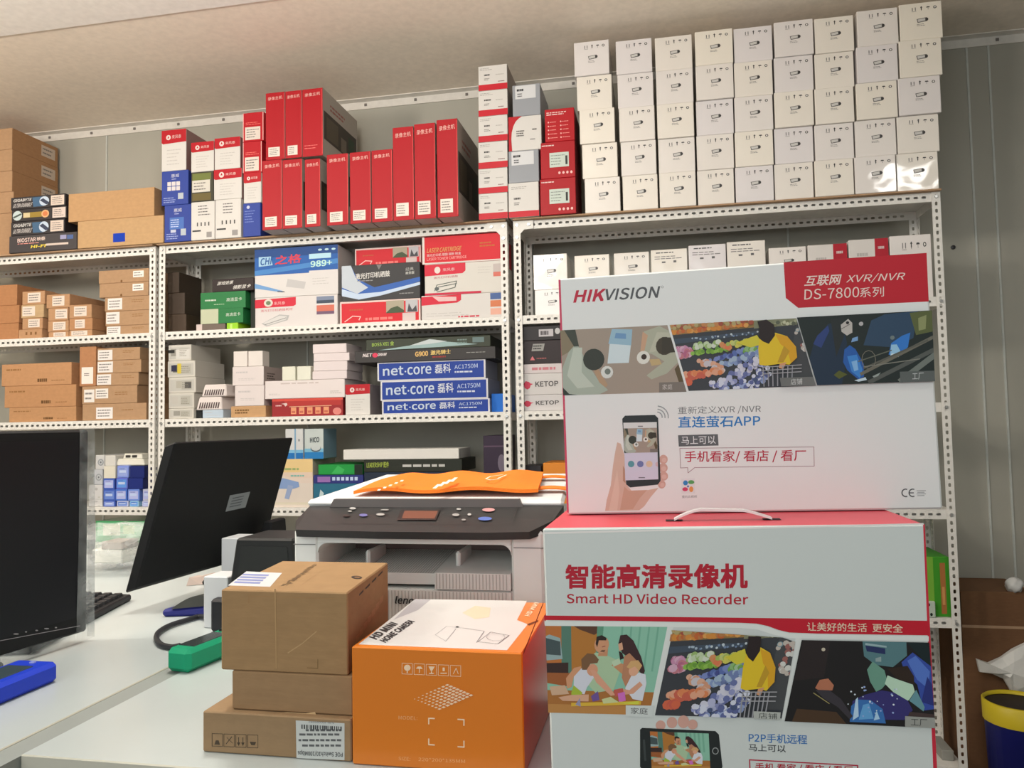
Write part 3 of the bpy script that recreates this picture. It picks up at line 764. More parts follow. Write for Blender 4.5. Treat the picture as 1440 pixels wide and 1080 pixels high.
stack(TOP, [
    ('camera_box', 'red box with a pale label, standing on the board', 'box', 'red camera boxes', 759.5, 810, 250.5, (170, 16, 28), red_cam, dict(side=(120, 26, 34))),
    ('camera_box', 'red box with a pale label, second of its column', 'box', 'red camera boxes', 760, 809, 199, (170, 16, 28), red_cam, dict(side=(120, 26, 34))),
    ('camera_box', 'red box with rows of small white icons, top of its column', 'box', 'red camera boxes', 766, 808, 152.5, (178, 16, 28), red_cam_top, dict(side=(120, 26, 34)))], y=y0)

# ---- the wall of white cartons: one is built, the others are copies
TOPROW = [(807.5, 857, 58), (866, 917, 55), (921, 973.5, 50), (977.5, 1031, 42.5), (1032, 1086.5, 37), (1088.5, 1144, 28.5), (1146, 1201.5, 23), (1205, 1263, 13), (1265, 1325.5, 3.5)]
BOTROW = [(822.5, 872.5), (875.5, 925), (927.5, 979), (981, 1033), (1034.5, 1088.5), (1090, 1145), (1146.5, 1201.5), (1203, 1261.5), (1262.5, 1322)]
SH = (182, 178, 176)
proto = None
def copy_thing(src, loc, label, scale):
    r = src.copy(); COL.objects.link(r); r.location = loc; r['label'] = label; r.scale = scale
    for ch in list(src.children):
        c = ch.copy(); COL.objects.link(c); c.parent = r
    return r
ordc = ['first', 'second', 'third', 'fourth', 'fifth', 'sixth', 'seventh', 'eighth', 'ninth']
ordr = ['bottom', 'fourth', 'middle', 'second', 'top']
PW, PH = .150, .143
rnd = random.Random(3)
for ci in range(9):
    yc = -.02
    ut = TOPROW[ci]; ub = BOTROW[ci]
    ztop = at((ut[0]+ut[1])/2, ut[2], y=yc).z
    xb0 = at(ub[0], 275, y=yc).x; xb1 = at(ub[1], 275, y=yc).x
    xt0 = at(ut[0], ut[2]+25, y=yc).x; xt1 = at(ut[1], ut[2]+25, y=yc).x
    h = (ztop-TOP)/5
    for ri in range(5):
        t = ri/4
        j = .0015*(rnd.random()-.5)
        x0 = xb0+(xt0-xb0)*t+j; x1 = xb1+(xt1-xb1)*t+j
        z0 = TOP+h*ri+.0004
        lab = 'white camera carton in the tall wall, %s row, %s column from the left' % (ordr[ri], ordc[ci])
        yy = yc+.010*(rnd.random()-.5)
        sc = ((x1-x0-.0012)/PW, 1, (h-.0008)/PH)
        if proto is None:
            proto = carton('camera_carton', lab, 'box', 'white camera cartons in the tall wall', -PW/2, PW/2, 0, PH, 0, .25, (238, 233, 226), lambda A: camera_face(A), **GLOSSW)
            proto.location = ((x0+x1)/2, yy, z0); proto.scale = sc
        else:
            copy_thing(proto, ((x0+x1)/2, yy, z0), lab, sc)

# ---- left unit, second and third level
BB = dict(kind='board', rough=.85)
Z1, Z2, Z3, Z4 = TOPZ[1], TOPZ[2], TOPZ[3], TOPZ[4]
stack(Z1, [('shipping_carton', 'plain brown carton %s at the left edge of the upper bay' % n, 'box', 'brown cartons at the left edge', -50, 26+k, v, (190, 132, 84), brown_dark if i == 1 else None, BB) for i, (n, k, v) in enumerate((('on the shelf', 0, 456), ('in mid stack', 1, 431), ('topping the stack', -2, 402)))])
def lab(x0, x1, s):
    return lambda A: A.sticker(x0, .15, x1, .88, (226, 212, 200), 3, s)
LW = (198, 150, 104)
stack(Z1, [('parts_carton', 'small brown carton with printed icons at the foot of the first labelled stack', 'box', 'small labelled brown cartons', 26, 59, 463, LW, lambda A: [A.rect(.3+i*.2, .4, .38+i*.2, .7, (130, 92, 56)) for i in range(3)], BB),
    ('parts_carton', 'small brown carton with label, second in the first labelled stack', 'box', 'small labelled brown cartons', 31, 60, 447, LW, lab(.3, .86, 1), BB),
    ('parts_carton', 'small brown carton with label, third in the first labelled stack', 'box', 'small labelled brown cartons', 29.5, 61.5, 428.5, (206, 170, 120), lab(.06, .62, 2), BB),
    ('parts_carton', 'small brown carton with label, topping the first labelled stack', 'box', 'small labelled brown cartons', 31, 63, 409.5, LW, lab(.25, .82, 3), BB)])
stack(Z1, [('parts_carton', 'small brown carton with label, bottom of the second labelled stack', 'box', 'small labelled brown cartons', 68, 96.5, 466.5, LW, lab(.25, .86, 4), BB),
    ('parts_carton', 'small brown carton with label, second of the second labelled stack', 'box', 'small labelled brown cartons', 67, 96.5, 451, LW, lab(.25, .86, 5), BB),
    ('parts_carton', 'small brown carton with label, third of the second labelled stack', 'box', 'small labelled brown cartons', 67.5, 96, 433, LW, lab(.36, .95, 6), BB),
    ('parts_carton', 'small brown carton with label, topping the second labelled stack', 'box', 'small labelled brown cartons', 65, 98, 414, LW, lab(.26, .78, 7), BB)])
stack(Z1, [('parts_carton', 'small brown carton with label, bottom of the third labelled stack', 'box', 'small labelled brown cartons', 97, 129.5, 464, LW, lab(.1, .8, 8), BB),
    ('parts_carton', 'small brown carton with label, middle of the third labelled stack', 'box', 'small labelled brown cartons', 97, 130, 447.5, (196, 142, 94), lab(.25, .68, 9), BB),
    ('parts_carton', 'small brown carton with label, topping the third labelled stack', 'box', 'small labelled brown cartons', 97, 129, 428.5, LW, lab(.22, .78, 10), BB)])
stack(Z1, [('flat_carton', 'flat brown carton with left label, bottom of five beside the post', 'box', 'flat brown cartons beside the post', 149, 211, 457.5, BR, brown_left_label(.02, .33, .05, .95, 1), BB),
    ('flat_carton', 'flat brown carton with left label, second of five beside the post', 'box', 'flat brown cartons beside the post', 148, 211, 437, BR, brown_left_label(.02, .32, .15, .95, 2), BB),
    ('flat_carton', 'flat brown carton with left label, third of five beside the post', 'box', 'flat brown cartons beside the post', 147, 211, 417, BR, brown_left_label(.07, .39, .12, .92, 3), BB),
    ('flat_carton', 'flat brown carton with small right label, second from the top beside the post', 'box', 'flat brown cartons beside the post', 139.5, 209, 397.5, BR, lambda A: (A.sticker(.68, .38, .9, .86, (240, 234, 226), 2, 4), A.ell(.45, .12, .02, .1, (120, 84, 50))), BB),
    ('flat_carton', 'flat brown carton with small right label, topmost of five beside the post', 'box', 'flat brown cartons beside the post', 138.5, 209.5, 379, BR, lambda A: (A.sticker(.69, .35, .9, .84, (240, 234, 226), 2, 5), A.ell(.46, .12, .02, .1, (120, 84, 50))), BB)])
stack(Z2, [('recorder_carton', 'large brown carton with dark print, bottom of three', 'box', 'large brown cartons with dark print', 12.5, 107, 572.5, (200, 148, 98), wide_brown(1), BB),
    ('recorder_carton', 'large brown carton with dark print, middle of three', 'box', 'large brown cartons with dark print', 6, 107, 542, (200, 146, 96), wide_brown(2), BB),
    ('recorder_carton', 'large brown carton with dark print, top of three', 'box', 'large brown cartons with dark print', 2, 100.5, 511, (204, 150, 100), wide_brown(3), BB)])
zz = stack(Z2, [('flat_carton', 'brown carton with wide label standing lowest in the stack beside the post', 'box', 'brown cartons of the lower bay', 115.5, 206, 567.5, BR, lambda A: (A.sticker(.22, .1, .48, .78, (232, 228, 226), 3, 3), A.bars(.62, .55, .85, .66, 1, (150, 110, 70), .5, 2)), BB),
    ('flat_carton', 'brown carton with two white labels in the lower bay', 'box', 'brown cartons of the lower bay', 115, 193, 542.5, BR, lambda A: (A.sticker(.04, .1, .23, .82, (232, 226, 220), 2, 3), A.sticker(.25, .3, .48, .85, (232, 226, 220), 3, 4), A.bars(.6, .45, .9, .68, 2, (150, 110, 70), .4, 2)), BB)])
ztw = at(150, 542.5, y=.02).z
stack(ztw, [('flat_carton', 'brown carton with left label resting on the two label carton', 'box', 'brown cartons of the lower bay', 135.5, 195, 524.5, BR, brown_left_label(.01, .35, .08, .92, 5), BB),
    ('flat_carton', 'brown carton with left label, second from top in the lower bay', 'box', 'brown cartons of the lower bay', 136.5, 198.5, 506.5, BR, brown_left_label(.01, .36, .06, .92, 6), BB),
    ('flat_carton', 'brown carton with left label topping the lower bay stack', 'box', 'brown cartons of the lower bay', 136.5, 197, 489, BR, brown_left_label(.02, .36, .04, .86, 7), BB)])
stack(ztw, [('upright_carton', 'narrow upright brown carton with a white label at its foot', 'box', None, 111.5, 135, 487.5, (192, 134, 88), lambda A: (A.sticker(.14, .06, .84, .48, (236, 228, 220), 0), A.part('label_sticker'), A.bars(.3, .25, .7, .34, 2, (110, 100, 96), .5, 2)), BB)])
# ---- left unit, fourth level: small white and blue boxes
WB = (226, 226, 226)
stack(Z3, [('camera_cube_box', 'plain white cube box, lower of the two beside the blue boxes', 'box', 'plain white cube boxes', 124.5, 144, 702.5, WB, ip_box),
    ('camera_cube_box', 'plain white cube box, upper of the two beside the blue boxes', 'box', 'plain white cube boxes', 124.5, 144, 682, WB, ip_box),
    ('lens_box', 'pale box with a lens picture above the white cubes', 'box', 'pale boxes with lens pictures', 131, 144.3, 660.5, (206, 210, 216), lens_box),
    ('lens_box', 'pale box with a lens picture, uppermost at the monitor edge', 'box', 'pale boxes with lens pictures', 134, 147, 640, (220, 220, 220), lens_box)])
nb = [('lamp_box', 'small blue box %s in the first blue column' % n, 'box', 'small blue boxes', 145, 162-(i == 2)*1, v, (70, 100, 190), blue_small(i)) for i, (n, v) in enumerate((('on the shelf', 704.5), ('second from below', 688.5), ('third from below', 673)))]
nb += [('cube_carton', 'small white box on top of the first blue column', 'box', 'small white boxes on the blue ones', 145.5, 162.3, 655.5, (238, 234, 218), plainface), ('cube_carton', 'small white box topping the blue boxes beside the white device', 'box', 'small white boxes on the blue ones', 147.5, 162.5, 640.5, (232, 230, 224), plainface)]
stack(Z3, nb)
stack(Z3, [('lamp_box', 'small blue box %s in the second blue column' % n, 'box', 'small blue boxes', 163+k, 179.5+k, v, c, blue_small(i+1)) for i, (n, k, v, c) in enumerate((('on the shelf', 1, 704.5, (190, 196, 224)), ('second from below', -1, 688, (76, 116, 206)), ('third from below', 0, 672, (96, 110, 206)), ('topping it', 1.5, 655, (130, 150, 226))))])
stack(Z3, [('lamp_box', 'small blue box on the shelf in the third blue column', 'box', 'small blue boxes', 182, 195, 704.5, (150, 196, 226), blue_small(3)),
    ('lamp_box', 'small blue box second from below in the third blue column', 'box', 'small blue boxes', 179.5, 196, 688, (110, 140, 220), blue_small(2)),
    ('navy_box', 'navy box, lower of two lying under the white device', 'box', 'navy boxes', 180.5, 201, 672.5, (28, 44, 120), None, dict(side=(30, 40, 100))),
    ('navy_box', 'navy box, upper of two lying under the white device', 'box', 'navy boxes', 182.5, 203, 655.5, (26, 40, 110), None, dict(side=(30, 40, 100)))])
stack(Z3, [('lamp_box', 'small lilac box on the shelf next to the post', 'box', 'small blue boxes', 199.5, 212, 704.5, (190, 196, 226), blue_small(2)), ('lamp_box', 'small lilac box second from below next to the post', 'box', 'small blue boxes', 200.5, 212, 688, (200, 204, 230), blue_small(2))])
# white network device on the navy boxes
zd = at(185, 655, y=.02).z+.0006
p0 = at(163.5, 645, y=.03); p1 = at(203, 645, y=.03)
t = thing('network_device', ((p0.x+p1.x)/2, .03, zd), 'white plastic device with two dark slots lying on the small blue boxes', 'device')
m = MB(); m.hexa([(p0.x, .03, zd), (p1.x, .03, zd), (p1.x+.02, .2, zd), (p0.x+.02, .2, zd), (p0.x+.004, .034, zd+.032), (p1.x-.01, .034, zd+.030), (p1.x, .2, zd+.03), (p0.x+.03, .2, zd+.03)], mat((226, 224, 212), .4), .004); m.build('casing', t)
m = MB(); m.hexa([(p0.x+.03, .034, zd+.031), (p1.x-.015, .034, zd+.03), (p1.x-.01, .14, zd+.031), (p0.x+.04, .14, zd+.031), (p0.x+.034, .04, zd+.056), (p1.x-.02, .04, zd+.052), (p1.x-.02, .13, zd+.052), (p0.x+.046, .13, zd+.056)], mat((222, 220, 208), .4), .003); hood = m.build('connector_hood', t)
for k in range(2):
    m = MB(); xx = p0.x+.046+k*.034; m.box(xx, xx+.024, .0325, .037, zd+.037, zd+.048, mat((60, 58, 56), .6), .001); m.build('slot', hood)
# ---- left unit, fifth level: green wrapped packs
stack(Z4, [('storage_carton', 'pale carton under the green wrapped packs', 'box', None, 128, 212, 800, (190, 196, 180), None),
    ('wrapped_pack', 'white and pale green wrapped pack under the green one', 'pack', None, 133, 212, 763, (206, 220, 204), lambda A: (A.rect(.1, .1, .4, .9, (226, 230, 220)), A.bars(.5, .3, .9, .7, 2, (150, 200, 160), .4, 2)), dict(kind='film', rough=.3)),
    ('wrapped_pack', 'green wrapped pack with a white panel under the shelf', 'pack', None, 134, 213, 733, (70, 170, 110), lambda A: (A.rect(.04, .3, .98, .92, (150, 214, 170)), A.rect(.14, .32, .45, .86, (226, 236, 216)), A.rect(.5, .4, .7, .8, (196, 226, 180))), dict(kind='film', rough=.3))])
# ---- middle unit, second level
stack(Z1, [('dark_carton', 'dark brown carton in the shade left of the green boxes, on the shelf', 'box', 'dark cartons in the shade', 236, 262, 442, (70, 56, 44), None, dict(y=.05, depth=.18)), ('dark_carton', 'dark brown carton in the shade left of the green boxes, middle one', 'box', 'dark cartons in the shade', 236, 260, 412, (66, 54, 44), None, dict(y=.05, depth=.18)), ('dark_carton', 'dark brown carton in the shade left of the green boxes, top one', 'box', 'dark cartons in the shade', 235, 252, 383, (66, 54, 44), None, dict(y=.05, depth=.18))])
stack(Z1, [('grey_carton', 'small grey box with pale edge under the green boxes', 'box', None, 276, 317, 455.5, (110, 98, 90), lambda A: A.rect(0, 0, .2, 1, (206, 190, 186))),
    ('card_box', 'green box with pale left end, lower of the two', 'box', 'green card boxes', 282, 342, 434, (38, 120, 66), green_card_b),
    ('card_box', 'green box with white characters under the black box', 'box', 'green card boxes', 282, 345.5, 410.5, (38, 120, 66), green_card),
    ('card_box', 'black box with white slanted characters on the green boxes', 'box', None, 298, 357, 391.5, (46, 36, 36), black_card)], depth=.2)
stack(Z1, [('tape_box', 'lime green box at the foot of the green box stack', 'box', None, 318.5, 335, 453.5, (150, 206, 40), lambda A: A.rect(.3, 0, .5, .8, (190, 226, 110)))])
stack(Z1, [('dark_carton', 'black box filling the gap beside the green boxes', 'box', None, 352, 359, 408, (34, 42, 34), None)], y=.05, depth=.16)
stack(Z1, [('toner_carton', 'large white toner carton with red flag, below the blue topped one', 'box', 'large toner cartons', 358.5, 475, 416.5, (232, 226, 224), toner_red), ('toner_carton', 'large toner carton with blue upper half and number print', 'box', 'large toner cartons', 358, 475.5, 347.5, (232, 228, 226), toner_blue)])
stack(Z1, [('toner_carton', 'flat red toner carton with two small landscape pictures, on the shelf', 'box', 'flat red toner cartons', 478, 591.5, 422, (226, 200, 194), ink_red_photo), ('toner_carton', 'black toner carton with a blue and white swoosh', 'box', None, 480.5, 591, 371, (56, 56, 58), toner_black, dict(side=(44, 44, 46))),
    ('toner_carton', 'flat red toner carton lying on the black swoosh one', 'box', 'flat red toner cartons', 499, 592, 347.5, (226, 200, 194), ink_red_photo, dict(y=.07, depth=.2))])
stack(Z1, [('toner_carton', 'white toner carton with red flag and sunset pictures, on the shelf', 'box', 'white toner cartons beside the post', 592.5, 706, 413.5, (228, 224, 220), cart_white_red_b), ('toner_carton', 'white toner carton with red flag and car like drawing', 'box', 'white toner cartons beside the post', 597, 705, 369, (228, 224, 216), cart_white_red), ('toner_carton', 'bright red toner carton up against the shelf and post', 'box', None, 593.5, 704, 330.5, (208, 28, 42), cart_red_top)], y=.012)
# ---- middle unit, third level
bl = ['on the shelf', 'second from below', 'in the middle', 'second from the top', 'topmost']
stack(Z2, [('blister_box', 'small white blister box with grey inset, %s of five at the post' % bl[i], 'box', 'white blister boxes', u0, u1, v, (222, 218, 208), blister(s)) for i, (u0, u1, v, s) in enumerate(((237, 272.5, 574.5, 4), (237, 273, 552.5, 3), (237, 275.5, 530.5, 2), (235.5, 274.5, 507.5, 1), (236.5, 269, 485, 0)))])
stack(Z2, [('dark_carton', 'small black box left of the pale blue box', 'box', None, 274, 284, 576.5, (34, 38, 38), None)], y=.04)  # black block added as the shade of an empty gap
zb = stack(Z2, [('pale_box', 'pale blue box under the white vented housings', 'box', None, 284.5, 314, 576.5, (196, 214, 230), softwhite(3))])
def housing(lb, u0, u1, vt, vb, z0, y):
    z1 = at((u0+u1)/2, vt, y=y).z; a = at(u0, vb, y=y).x; b = at(u1, vb, y=y).x
    t = thing('vented_housing', ((a+b)/2, y, z0), lb, 'housing', 'white vented housings')
    d = .02*(b-a)/.1
    m = MB(); m.hexa([(a, y, z0), (b, y, z0), (b+.02, y+.15, z0), (a+.02, y+.15, z0), (a+.014, y+.004, z1), (b-.006, y+.004, z1), (b+.01, y+.15, z1), (a+.03, y+.15, z1)], mat((226, 216, 212), .4), .004); casing = m.build('casing', t)
    h = z1-z0
    m = MB()
    for i in range(9):
        x = a+.018+i*(b-a-.038)/8
        m.hexa([(x-.0032, y-.0015, z0+h*.12), (x+.0032, y-.0015, z0+h*.12), (x+.0032, y+.004, z0+h*.12), (x-.0032, y+.004, z0+h*.12), (x+.003, y+.001, z0+h*.58), (x+.008, y+.001, z0+h*.58), (x+.008, y+.006, z0+h*.58), (x+.003, y+.006, z0+h*.58)], mat((84, 70, 70), .6))
    m.build('vent_slots', casing)
    return z1
z5 = at(299, 576.5, y=.02).z
z5 = housing('white housing with dark vent slots, lower of the pair', 275.5, 312, 558, 575, z5+.0008, .022)
housing('white housing with dark vent slots, upper of the pair', 283, 318.5, 540.5, 557, z5+.0008, .022)
WP = (236, 226, 224)
stack(Z2, [('brown_box', 'small brown box with dark print under the white cartons', 'box', None, 324.5, 374, 571, (206, 160, 108), brown_dark, dict(kind='board', rough=.85)), ('white_carton', 'white carton with faint print on the small brown box', 'box', 'white cartons with faint print', 330, 371.5, 542, WP, softwhite(1)), ('white_carton', 'white carton with faint print bearing two small blank cubes', 'box', 'white cartons with faint print', 326.5, 371, 515.5, WP, softwhite(2), dict(side=(170, 156, 152), sidestyle=lambda A: A.bars(.12, .3, .5, .7, 3, (80, 72, 70), .5, 2)))])
zc = at(349, 515.5, y=.02).z
stack(zc, [('blank_cube', 'small blank white cube, left of the pair on the printed carton', 'box', 'blank white cubes', 328, 348, 494, (240, 232, 226), None)], depth=.06)
stack(zc, [('blank_cube', 'small blank white cube, right of the pair on the printed carton', 'box', 'blank white cubes', 348.8, 369.5, 493.5, (240, 232, 226), None)], depth=.06)
stack(Z2, [('red_carton', 'dark red box with five small pictures below the long white carton', 'box', None, 382.5, 482.5, 560, (150, 44, 48), redbrown), ('long_carton', 'long white carton lying on the dark red box', 'box', None, 372.5, 485, 534.5, (240, 230, 228), lambda A: (A.bars(.2, .78, .85, .9, 1, (214, 200, 196), .6, 3), A.bars(.82, .2, .96, .4, 2, (190, 184, 180), .5, 4), A.bars(.05, .2, .2, .3, 2, (206, 198, 196), .4, 5)))])
zc = at(428, 534.5, y=.02).z
stack(zc, [('blank_cube', 'small blank white cube, left of the pair on the long carton', 'box', 'blank white cubes', 396.5, 415.5, 515.5, (240, 240, 222), None)], depth=.06)
stack(zc, [('blank_cube', 'small blank white cube, right of the pair on the long carton', 'box', 'blank white cubes', 417.5, 437.2, 515, (240, 240, 224), None)], depth=.06)
fl = ['lowest', 'second from below', 'third from below', 'topmost']
stack(zc, [('flat_white_box', 'flat blank white box, %s of four on the long carton' % fl[i], 'box', 'flat blank white boxes', u0, u1, v, (238, 226, 226), None) for i, (u0, u1, v) in enumerate(((439, 488, 521.5), (440.5, 488.5, 508), (440.5, 491.5, 496.5), (439.5, 487.5, 483.5)))], depth=.18)
stack(Z2, [('ink_carton', 'white box with red head band beside the blue router boxes', 'box', None, 485.5, 520.5, 540.5, WHITE, white_red_head, dict(side=(150, 140, 140)))])
stack(Z2, [('router_box', 'flat blue router box with white lettering, %s of three' % n, 'box', 'blue router boxes', u0, u1, v, (206, 210, 220), router, dict(side=(150, 156, 176))) for n, u0, u1, v in (('lowest', 537, 689, 562), ('middle', 535, 686.5, 534), ('topmost', 530.5, 683, 507.5))] +
    [('graphics_box', 'flat black box with gold characters on the router boxes', 'box', None, 498.5, 697, 490.5, (56, 54, 54), graphics_black, dict(y=.012)), ('graphics_box', 'flat dark green box with a silver swoosh, topmost under the shelf', 'box', None, 514.5, 690, 474.5, (56, 62, 50), graphics_green)])
stack(Z2, [('pale_box', 'small bright blue box next to the post', 'box', None, 691, 709.5, 553.5, (30, 110, 206), None, dict(y=.05))])
# ---- middle unit, fourth level
stack(Z3, [('dryer_box', 'cream box with a picture of a blue hair dryer', 'box', None, 378, 440, 645.5, (236, 222, 206), dryer)])
zh = at(425, 645.5, y=.02).z
stack(zh, [('bulb_box', 'white and blue box with a lens picture on the cream box', 'box', 'white and blue boxes', 428, 455, 603, (206, 216, 214), hico, dict(side=(120, 150, 170)))], depth=.14)
stack(zh, [('bulb_box', 'white and blue box partly behind the dark monitor', 'box', 'white and blue boxes', 401, 426.5, 603, (220, 222, 222), lambda A: (A.rect(0, 0, 1, .2, (30, 110, 180)), A.rect(0, .2, 1, .3, (120, 180, 214)), A.rect(.52, 0, .6, 1, (120, 160, 190)), A.rect(.74, .58, .80, .66, (70, 80, 90))))], depth=.14)
stack(Z3, [('teal_box', 'teal box with a white leaf under the purple blue one', 'box', None, 440.8, 502, 680, (42, 106, 134), teal_box), ('icon_box', 'purple blue box with a row of pale icons', 'box', None, 440.8, 511, 668, (44, 52, 120), blue_icons), ('green_box', 'bright green box with a dark right end', 'box', None, 447, 510, 653, (30, 130, 60), green_tile)], y=.02)
zk = stack(Z3, [('dark_carton', 'dark blue box under the flat black box with green lettering', 'box', 'dark flat boxes on the fourth shelf', 512, 640, 664, (36, 48, 66), None), ('dark_carton', 'flat black box with green lettering under the white one', 'box', 'dark flat boxes on the fourth shelf', 511.5, 650, 646, (40, 44, 36), dark_lines)])
zw = at(575, 646, y=.02).z
stack(zw, [('long_carton', 'long flat white box above the flat black one with green lettering', 'box', None, 482.5, 645.5, 631.5, (238, 236, 230), None)], depth=.2)
stack(Z3, [('lens_carton', 'dark purple box with a grey foot beside the post', 'box', None, 680, 710, 612.5, (52, 40, 58), dark_purple)])
stack(Z3, [('orange_box', 'small orange box partly behind the white recorder carton', 'box', None, 764, 800, 651, (226, 140, 50), lambda A: A.rect(.2, .2, .8, .6, (236, 190, 110))) ])
stack(Z3, [('dark_carton', 'dark box behind the small orange box', 'box', None, 736, 762, 655, (50, 48, 52), None)], y=.05, depth=.16)
# ---- right unit, second level: white row
RW = (236, 231, 226)
def cf(A): camera_face(A, 2)
stack(Z1, [('camera_carton', 'white camera carton on the shelf left of the large recorder cartons', 'box', 'white cartons in the row', 752, 799, 407, RW, cf, GLOSSW), ('camera_carton', 'white camera carton standing clear, leftmost of the row', 'box', 'white cartons in the row', 750, 798, 357.5, RW, cf, GLOSSW)])
zq = at(775, 407, y=.02).z
base = [(808, 857, 407), (863.5, 913, 404), (915.5, 967, 401), (968.5, 1021, 397), (1022.5, 1076, 394), (1081.5, 1134.5, 396), (1136, 1250, 390), (1251.5, 1310, 383)]
tops = [(808, 857.5, 358.5, cf), (863.5, 913.5, 355, cf), (915.5, 967, 350.5, textface), (968.5, 1021.5, 344, textface), (1022.5, 1077, 339, textface), (1081.5, 1134.5, 347.5, cf)]
nm = ['second', 'third', 'fourth', 'fifth', 'sixth', 'seventh']
for i, (u0, u1, v, st) in enumerate(tops):
    zt = at((u0+u1)/2, v, y=.02).z; h2 = (zt-Z1)/2; opt = GLOSSW
    xa = at(u0, v+25, y=.02).x+.0008; xb = at(u1, v+25, y=.02).x-.0008
    carton('camera_carton', 'white carton showing its top over the recorder carton, %s in its row' % nm[i], 'box', 'white cartons in the row', xa, xb, Z1+h2+.0004, zt, .02, .24, RW, st, **opt)
    carton('camera_carton', 'white carton hidden under the %s carton of the row' % nm[i], 'box', 'white cartons in the row', xa, xb, Z1+.0004, Z1+h2, .02, .24, RW, None, **opt)
for u0, u1, uu, v, n in ((1136, 1172, 1192, 344, 'left'), (1193.5, 1230.5, 1250, 336.5, 'right')):
    zt = at(u0+20, v, y=.02).z; xa = at(u0, v+20, y=.02).x+.001; xm = at(u1, v+20, y=.02).x; xb = at(uu, v+20, y=.02).x-.001
    f = (xm-xa)/(xb-xa)
    def st(A, f=f): A.rect(f, 0, 1, 1, (176, 34, 50)); A.bars(f+.08, .82, .94, .88, 1, (236, 210, 210), .7, 2); A.bars(.2, .7, f-.1, .8, 1, (200, 196, 192), .5, 4)
    carton('camera_carton', 'white carton with a dark red right end, %s of the two' % n, 'box', 'white cartons with dark red ends', xa, xb, Z1+.0004, zt, .02, .24, RW, st)
zt = at(1280, 330.5, y=.02).z
carton('camera_carton', 'white camera carton at the right end of the row beside the post', 'box', 'white cartons in the row', at(1251.5, 350, y=.02).x, at(1310, 350, y=.02).x, Z1+.0004, zt, .02, .24, RW, cf, **GLOSSW)
# ---- right unit, third level
stack(Z2, [('tool_box', 'white box with a red mark and grey lettering, lower one', 'box', 'white boxes with grey lettering', 736.5, 800, 555, (222, 218, 218), ketop), ('tool_box', 'white box with a red mark and grey lettering, upper one', 'box', 'white boxes with grey lettering', 736, 799, 525, (222, 218, 216), ketop),
    ('flat_white_box', 'thin white box with faint red writing above the grey lettering', 'box', None, 736, 796, 511.5, (224, 214, 214), white_redtext), ('black_box', 'black box with a grey print and a small red triangle', 'box', None, 735.5, 795, 478.5, (48, 40, 42), black_red), ('black_box', 'thin black box with a white barcode and round signs', 'box', None, 735, 795, 458, (46, 44, 46), saote)])
# ---- right unit, lower levels
stack(Z4, [('green_box', 'green box with an orange stripe beside the right post', 'box', None, 1290, 1337, 783, (64, 150, 40), greenleaf)])
zq = stack(Z4, [('spool_box', 'small white box with dark dots in front of the green box', 'box', None, 1300, 1316, 846, (206, 220, 206), lambda A: (A.ell(.4, .8, .12, .1, (30, 40, 34)), A.ell(.6, .2, .12, .1, (30, 40, 34))), dict(depth=.015))], y=.002)
p = at(1337, 1065, y=.06)
carton('grey_box', 'grey box on the lowest shelf by the right post', 'box', None, p.x-.03, p.x+.012, TOPZ[5]+.0004, at(1340, 1056, y=.06).z, .06, .14, (150, 150, 144))

# ------------------------------------------------------------------ corner by the wall: carton, bag, bucket
p0 = at(1366, 935, y=.06); p1 = at(1475, 935, y=.06); zt = at(1400, 838, y=.06).z
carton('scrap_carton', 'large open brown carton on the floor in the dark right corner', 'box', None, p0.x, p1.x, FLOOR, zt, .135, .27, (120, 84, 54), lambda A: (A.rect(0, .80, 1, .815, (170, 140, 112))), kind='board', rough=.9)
def blob(name, label, cat, c, r, m, n=18, k=12, seed=1, amp=.25, flat=0.0):
    rd = random.Random(seed); ph = [(rd.uniform(2, 7), rd.uniform(2, 6), rd.uniform(0, 6.3), rd.uniform(0, 6.3)) for _ in range(7)]
    vs = []; fs = []
    for i in range(k+1):
        th = math.pi*i/k
        for j in range(n):
            a = 2*math.pi*j/n
            f = 1+sum(amp/4*math.sin(p[0]*a+p[2])*math.sin(p[1]*th+p[3]) for p in ph)*math.sin(th)
            z = c[2]+r[2]*math.cos(th)*f
            vs.append((c[0]+r[0]*math.sin(th)*math.cos(a)*f, c[1]+r[1]*math.sin(th)*math.sin(a)*f, max(z, flat) if flat else z))
    for i in range(k):
        for j in range(n):
            fs.append((i*n+j, i*n+(j+1) % n, (i+1)*n+(j+1) % n, (i+1)*n+j))
    mb = MB(); mb.raw(vs, [f[::-1] for f in fs], m); return mb
BY = -.05; pr = at(1378, 992, y=BY); cx = pr.x+.125
tb = thing('paint_bucket', (cx, BY, FLOOR), 'dark blue bucket with a yellow band on the floor in the right corner', 'bucket')
zt = at(1415, 985, y=BY).z
m = MB(); m.lathe(cx, BY, [(.001, FLOOR+.001), (.098, FLOOR+.001), (.108, zt-.07), (.112, zt-.068)], mat((26, 34, 130), .35)); m.build('pail', tb, smooth=True)
m = MB(); m.lathe(cx, BY, [(.1125, zt-.068), (.114, zt), (.108, zt+.004), (.105, zt-.01)], mat((196, 176, 40), .4)); m.build('rim_band', tb, smooth=True)
m = MB(); m.lathe(cx, BY, [(.107, zt-.012), (.05, zt-.014), (.001, zt-.014)], mat((40, 30, 30), .6)); m.build('lid', tb)
WY = .118
rb = random.Random(8); mb = MB(); wbm = mat((214, 214, 210), .45)
outl = [(1374, 927), (1392, 934), (1408, 925), (1426, 914), (1446, 903), (1462, 915), (1466, 960), (1450, 985), (1436, 990), (1424, 975), (1412, 955), (1396, 948), (1378, 945)]
Pf = [at(u, v, y=WY-rb.uniform(.0, .012)) for u, v in outl]; cc = sum(Pf, Vector())/len(Pf); cc.y = WY-.03
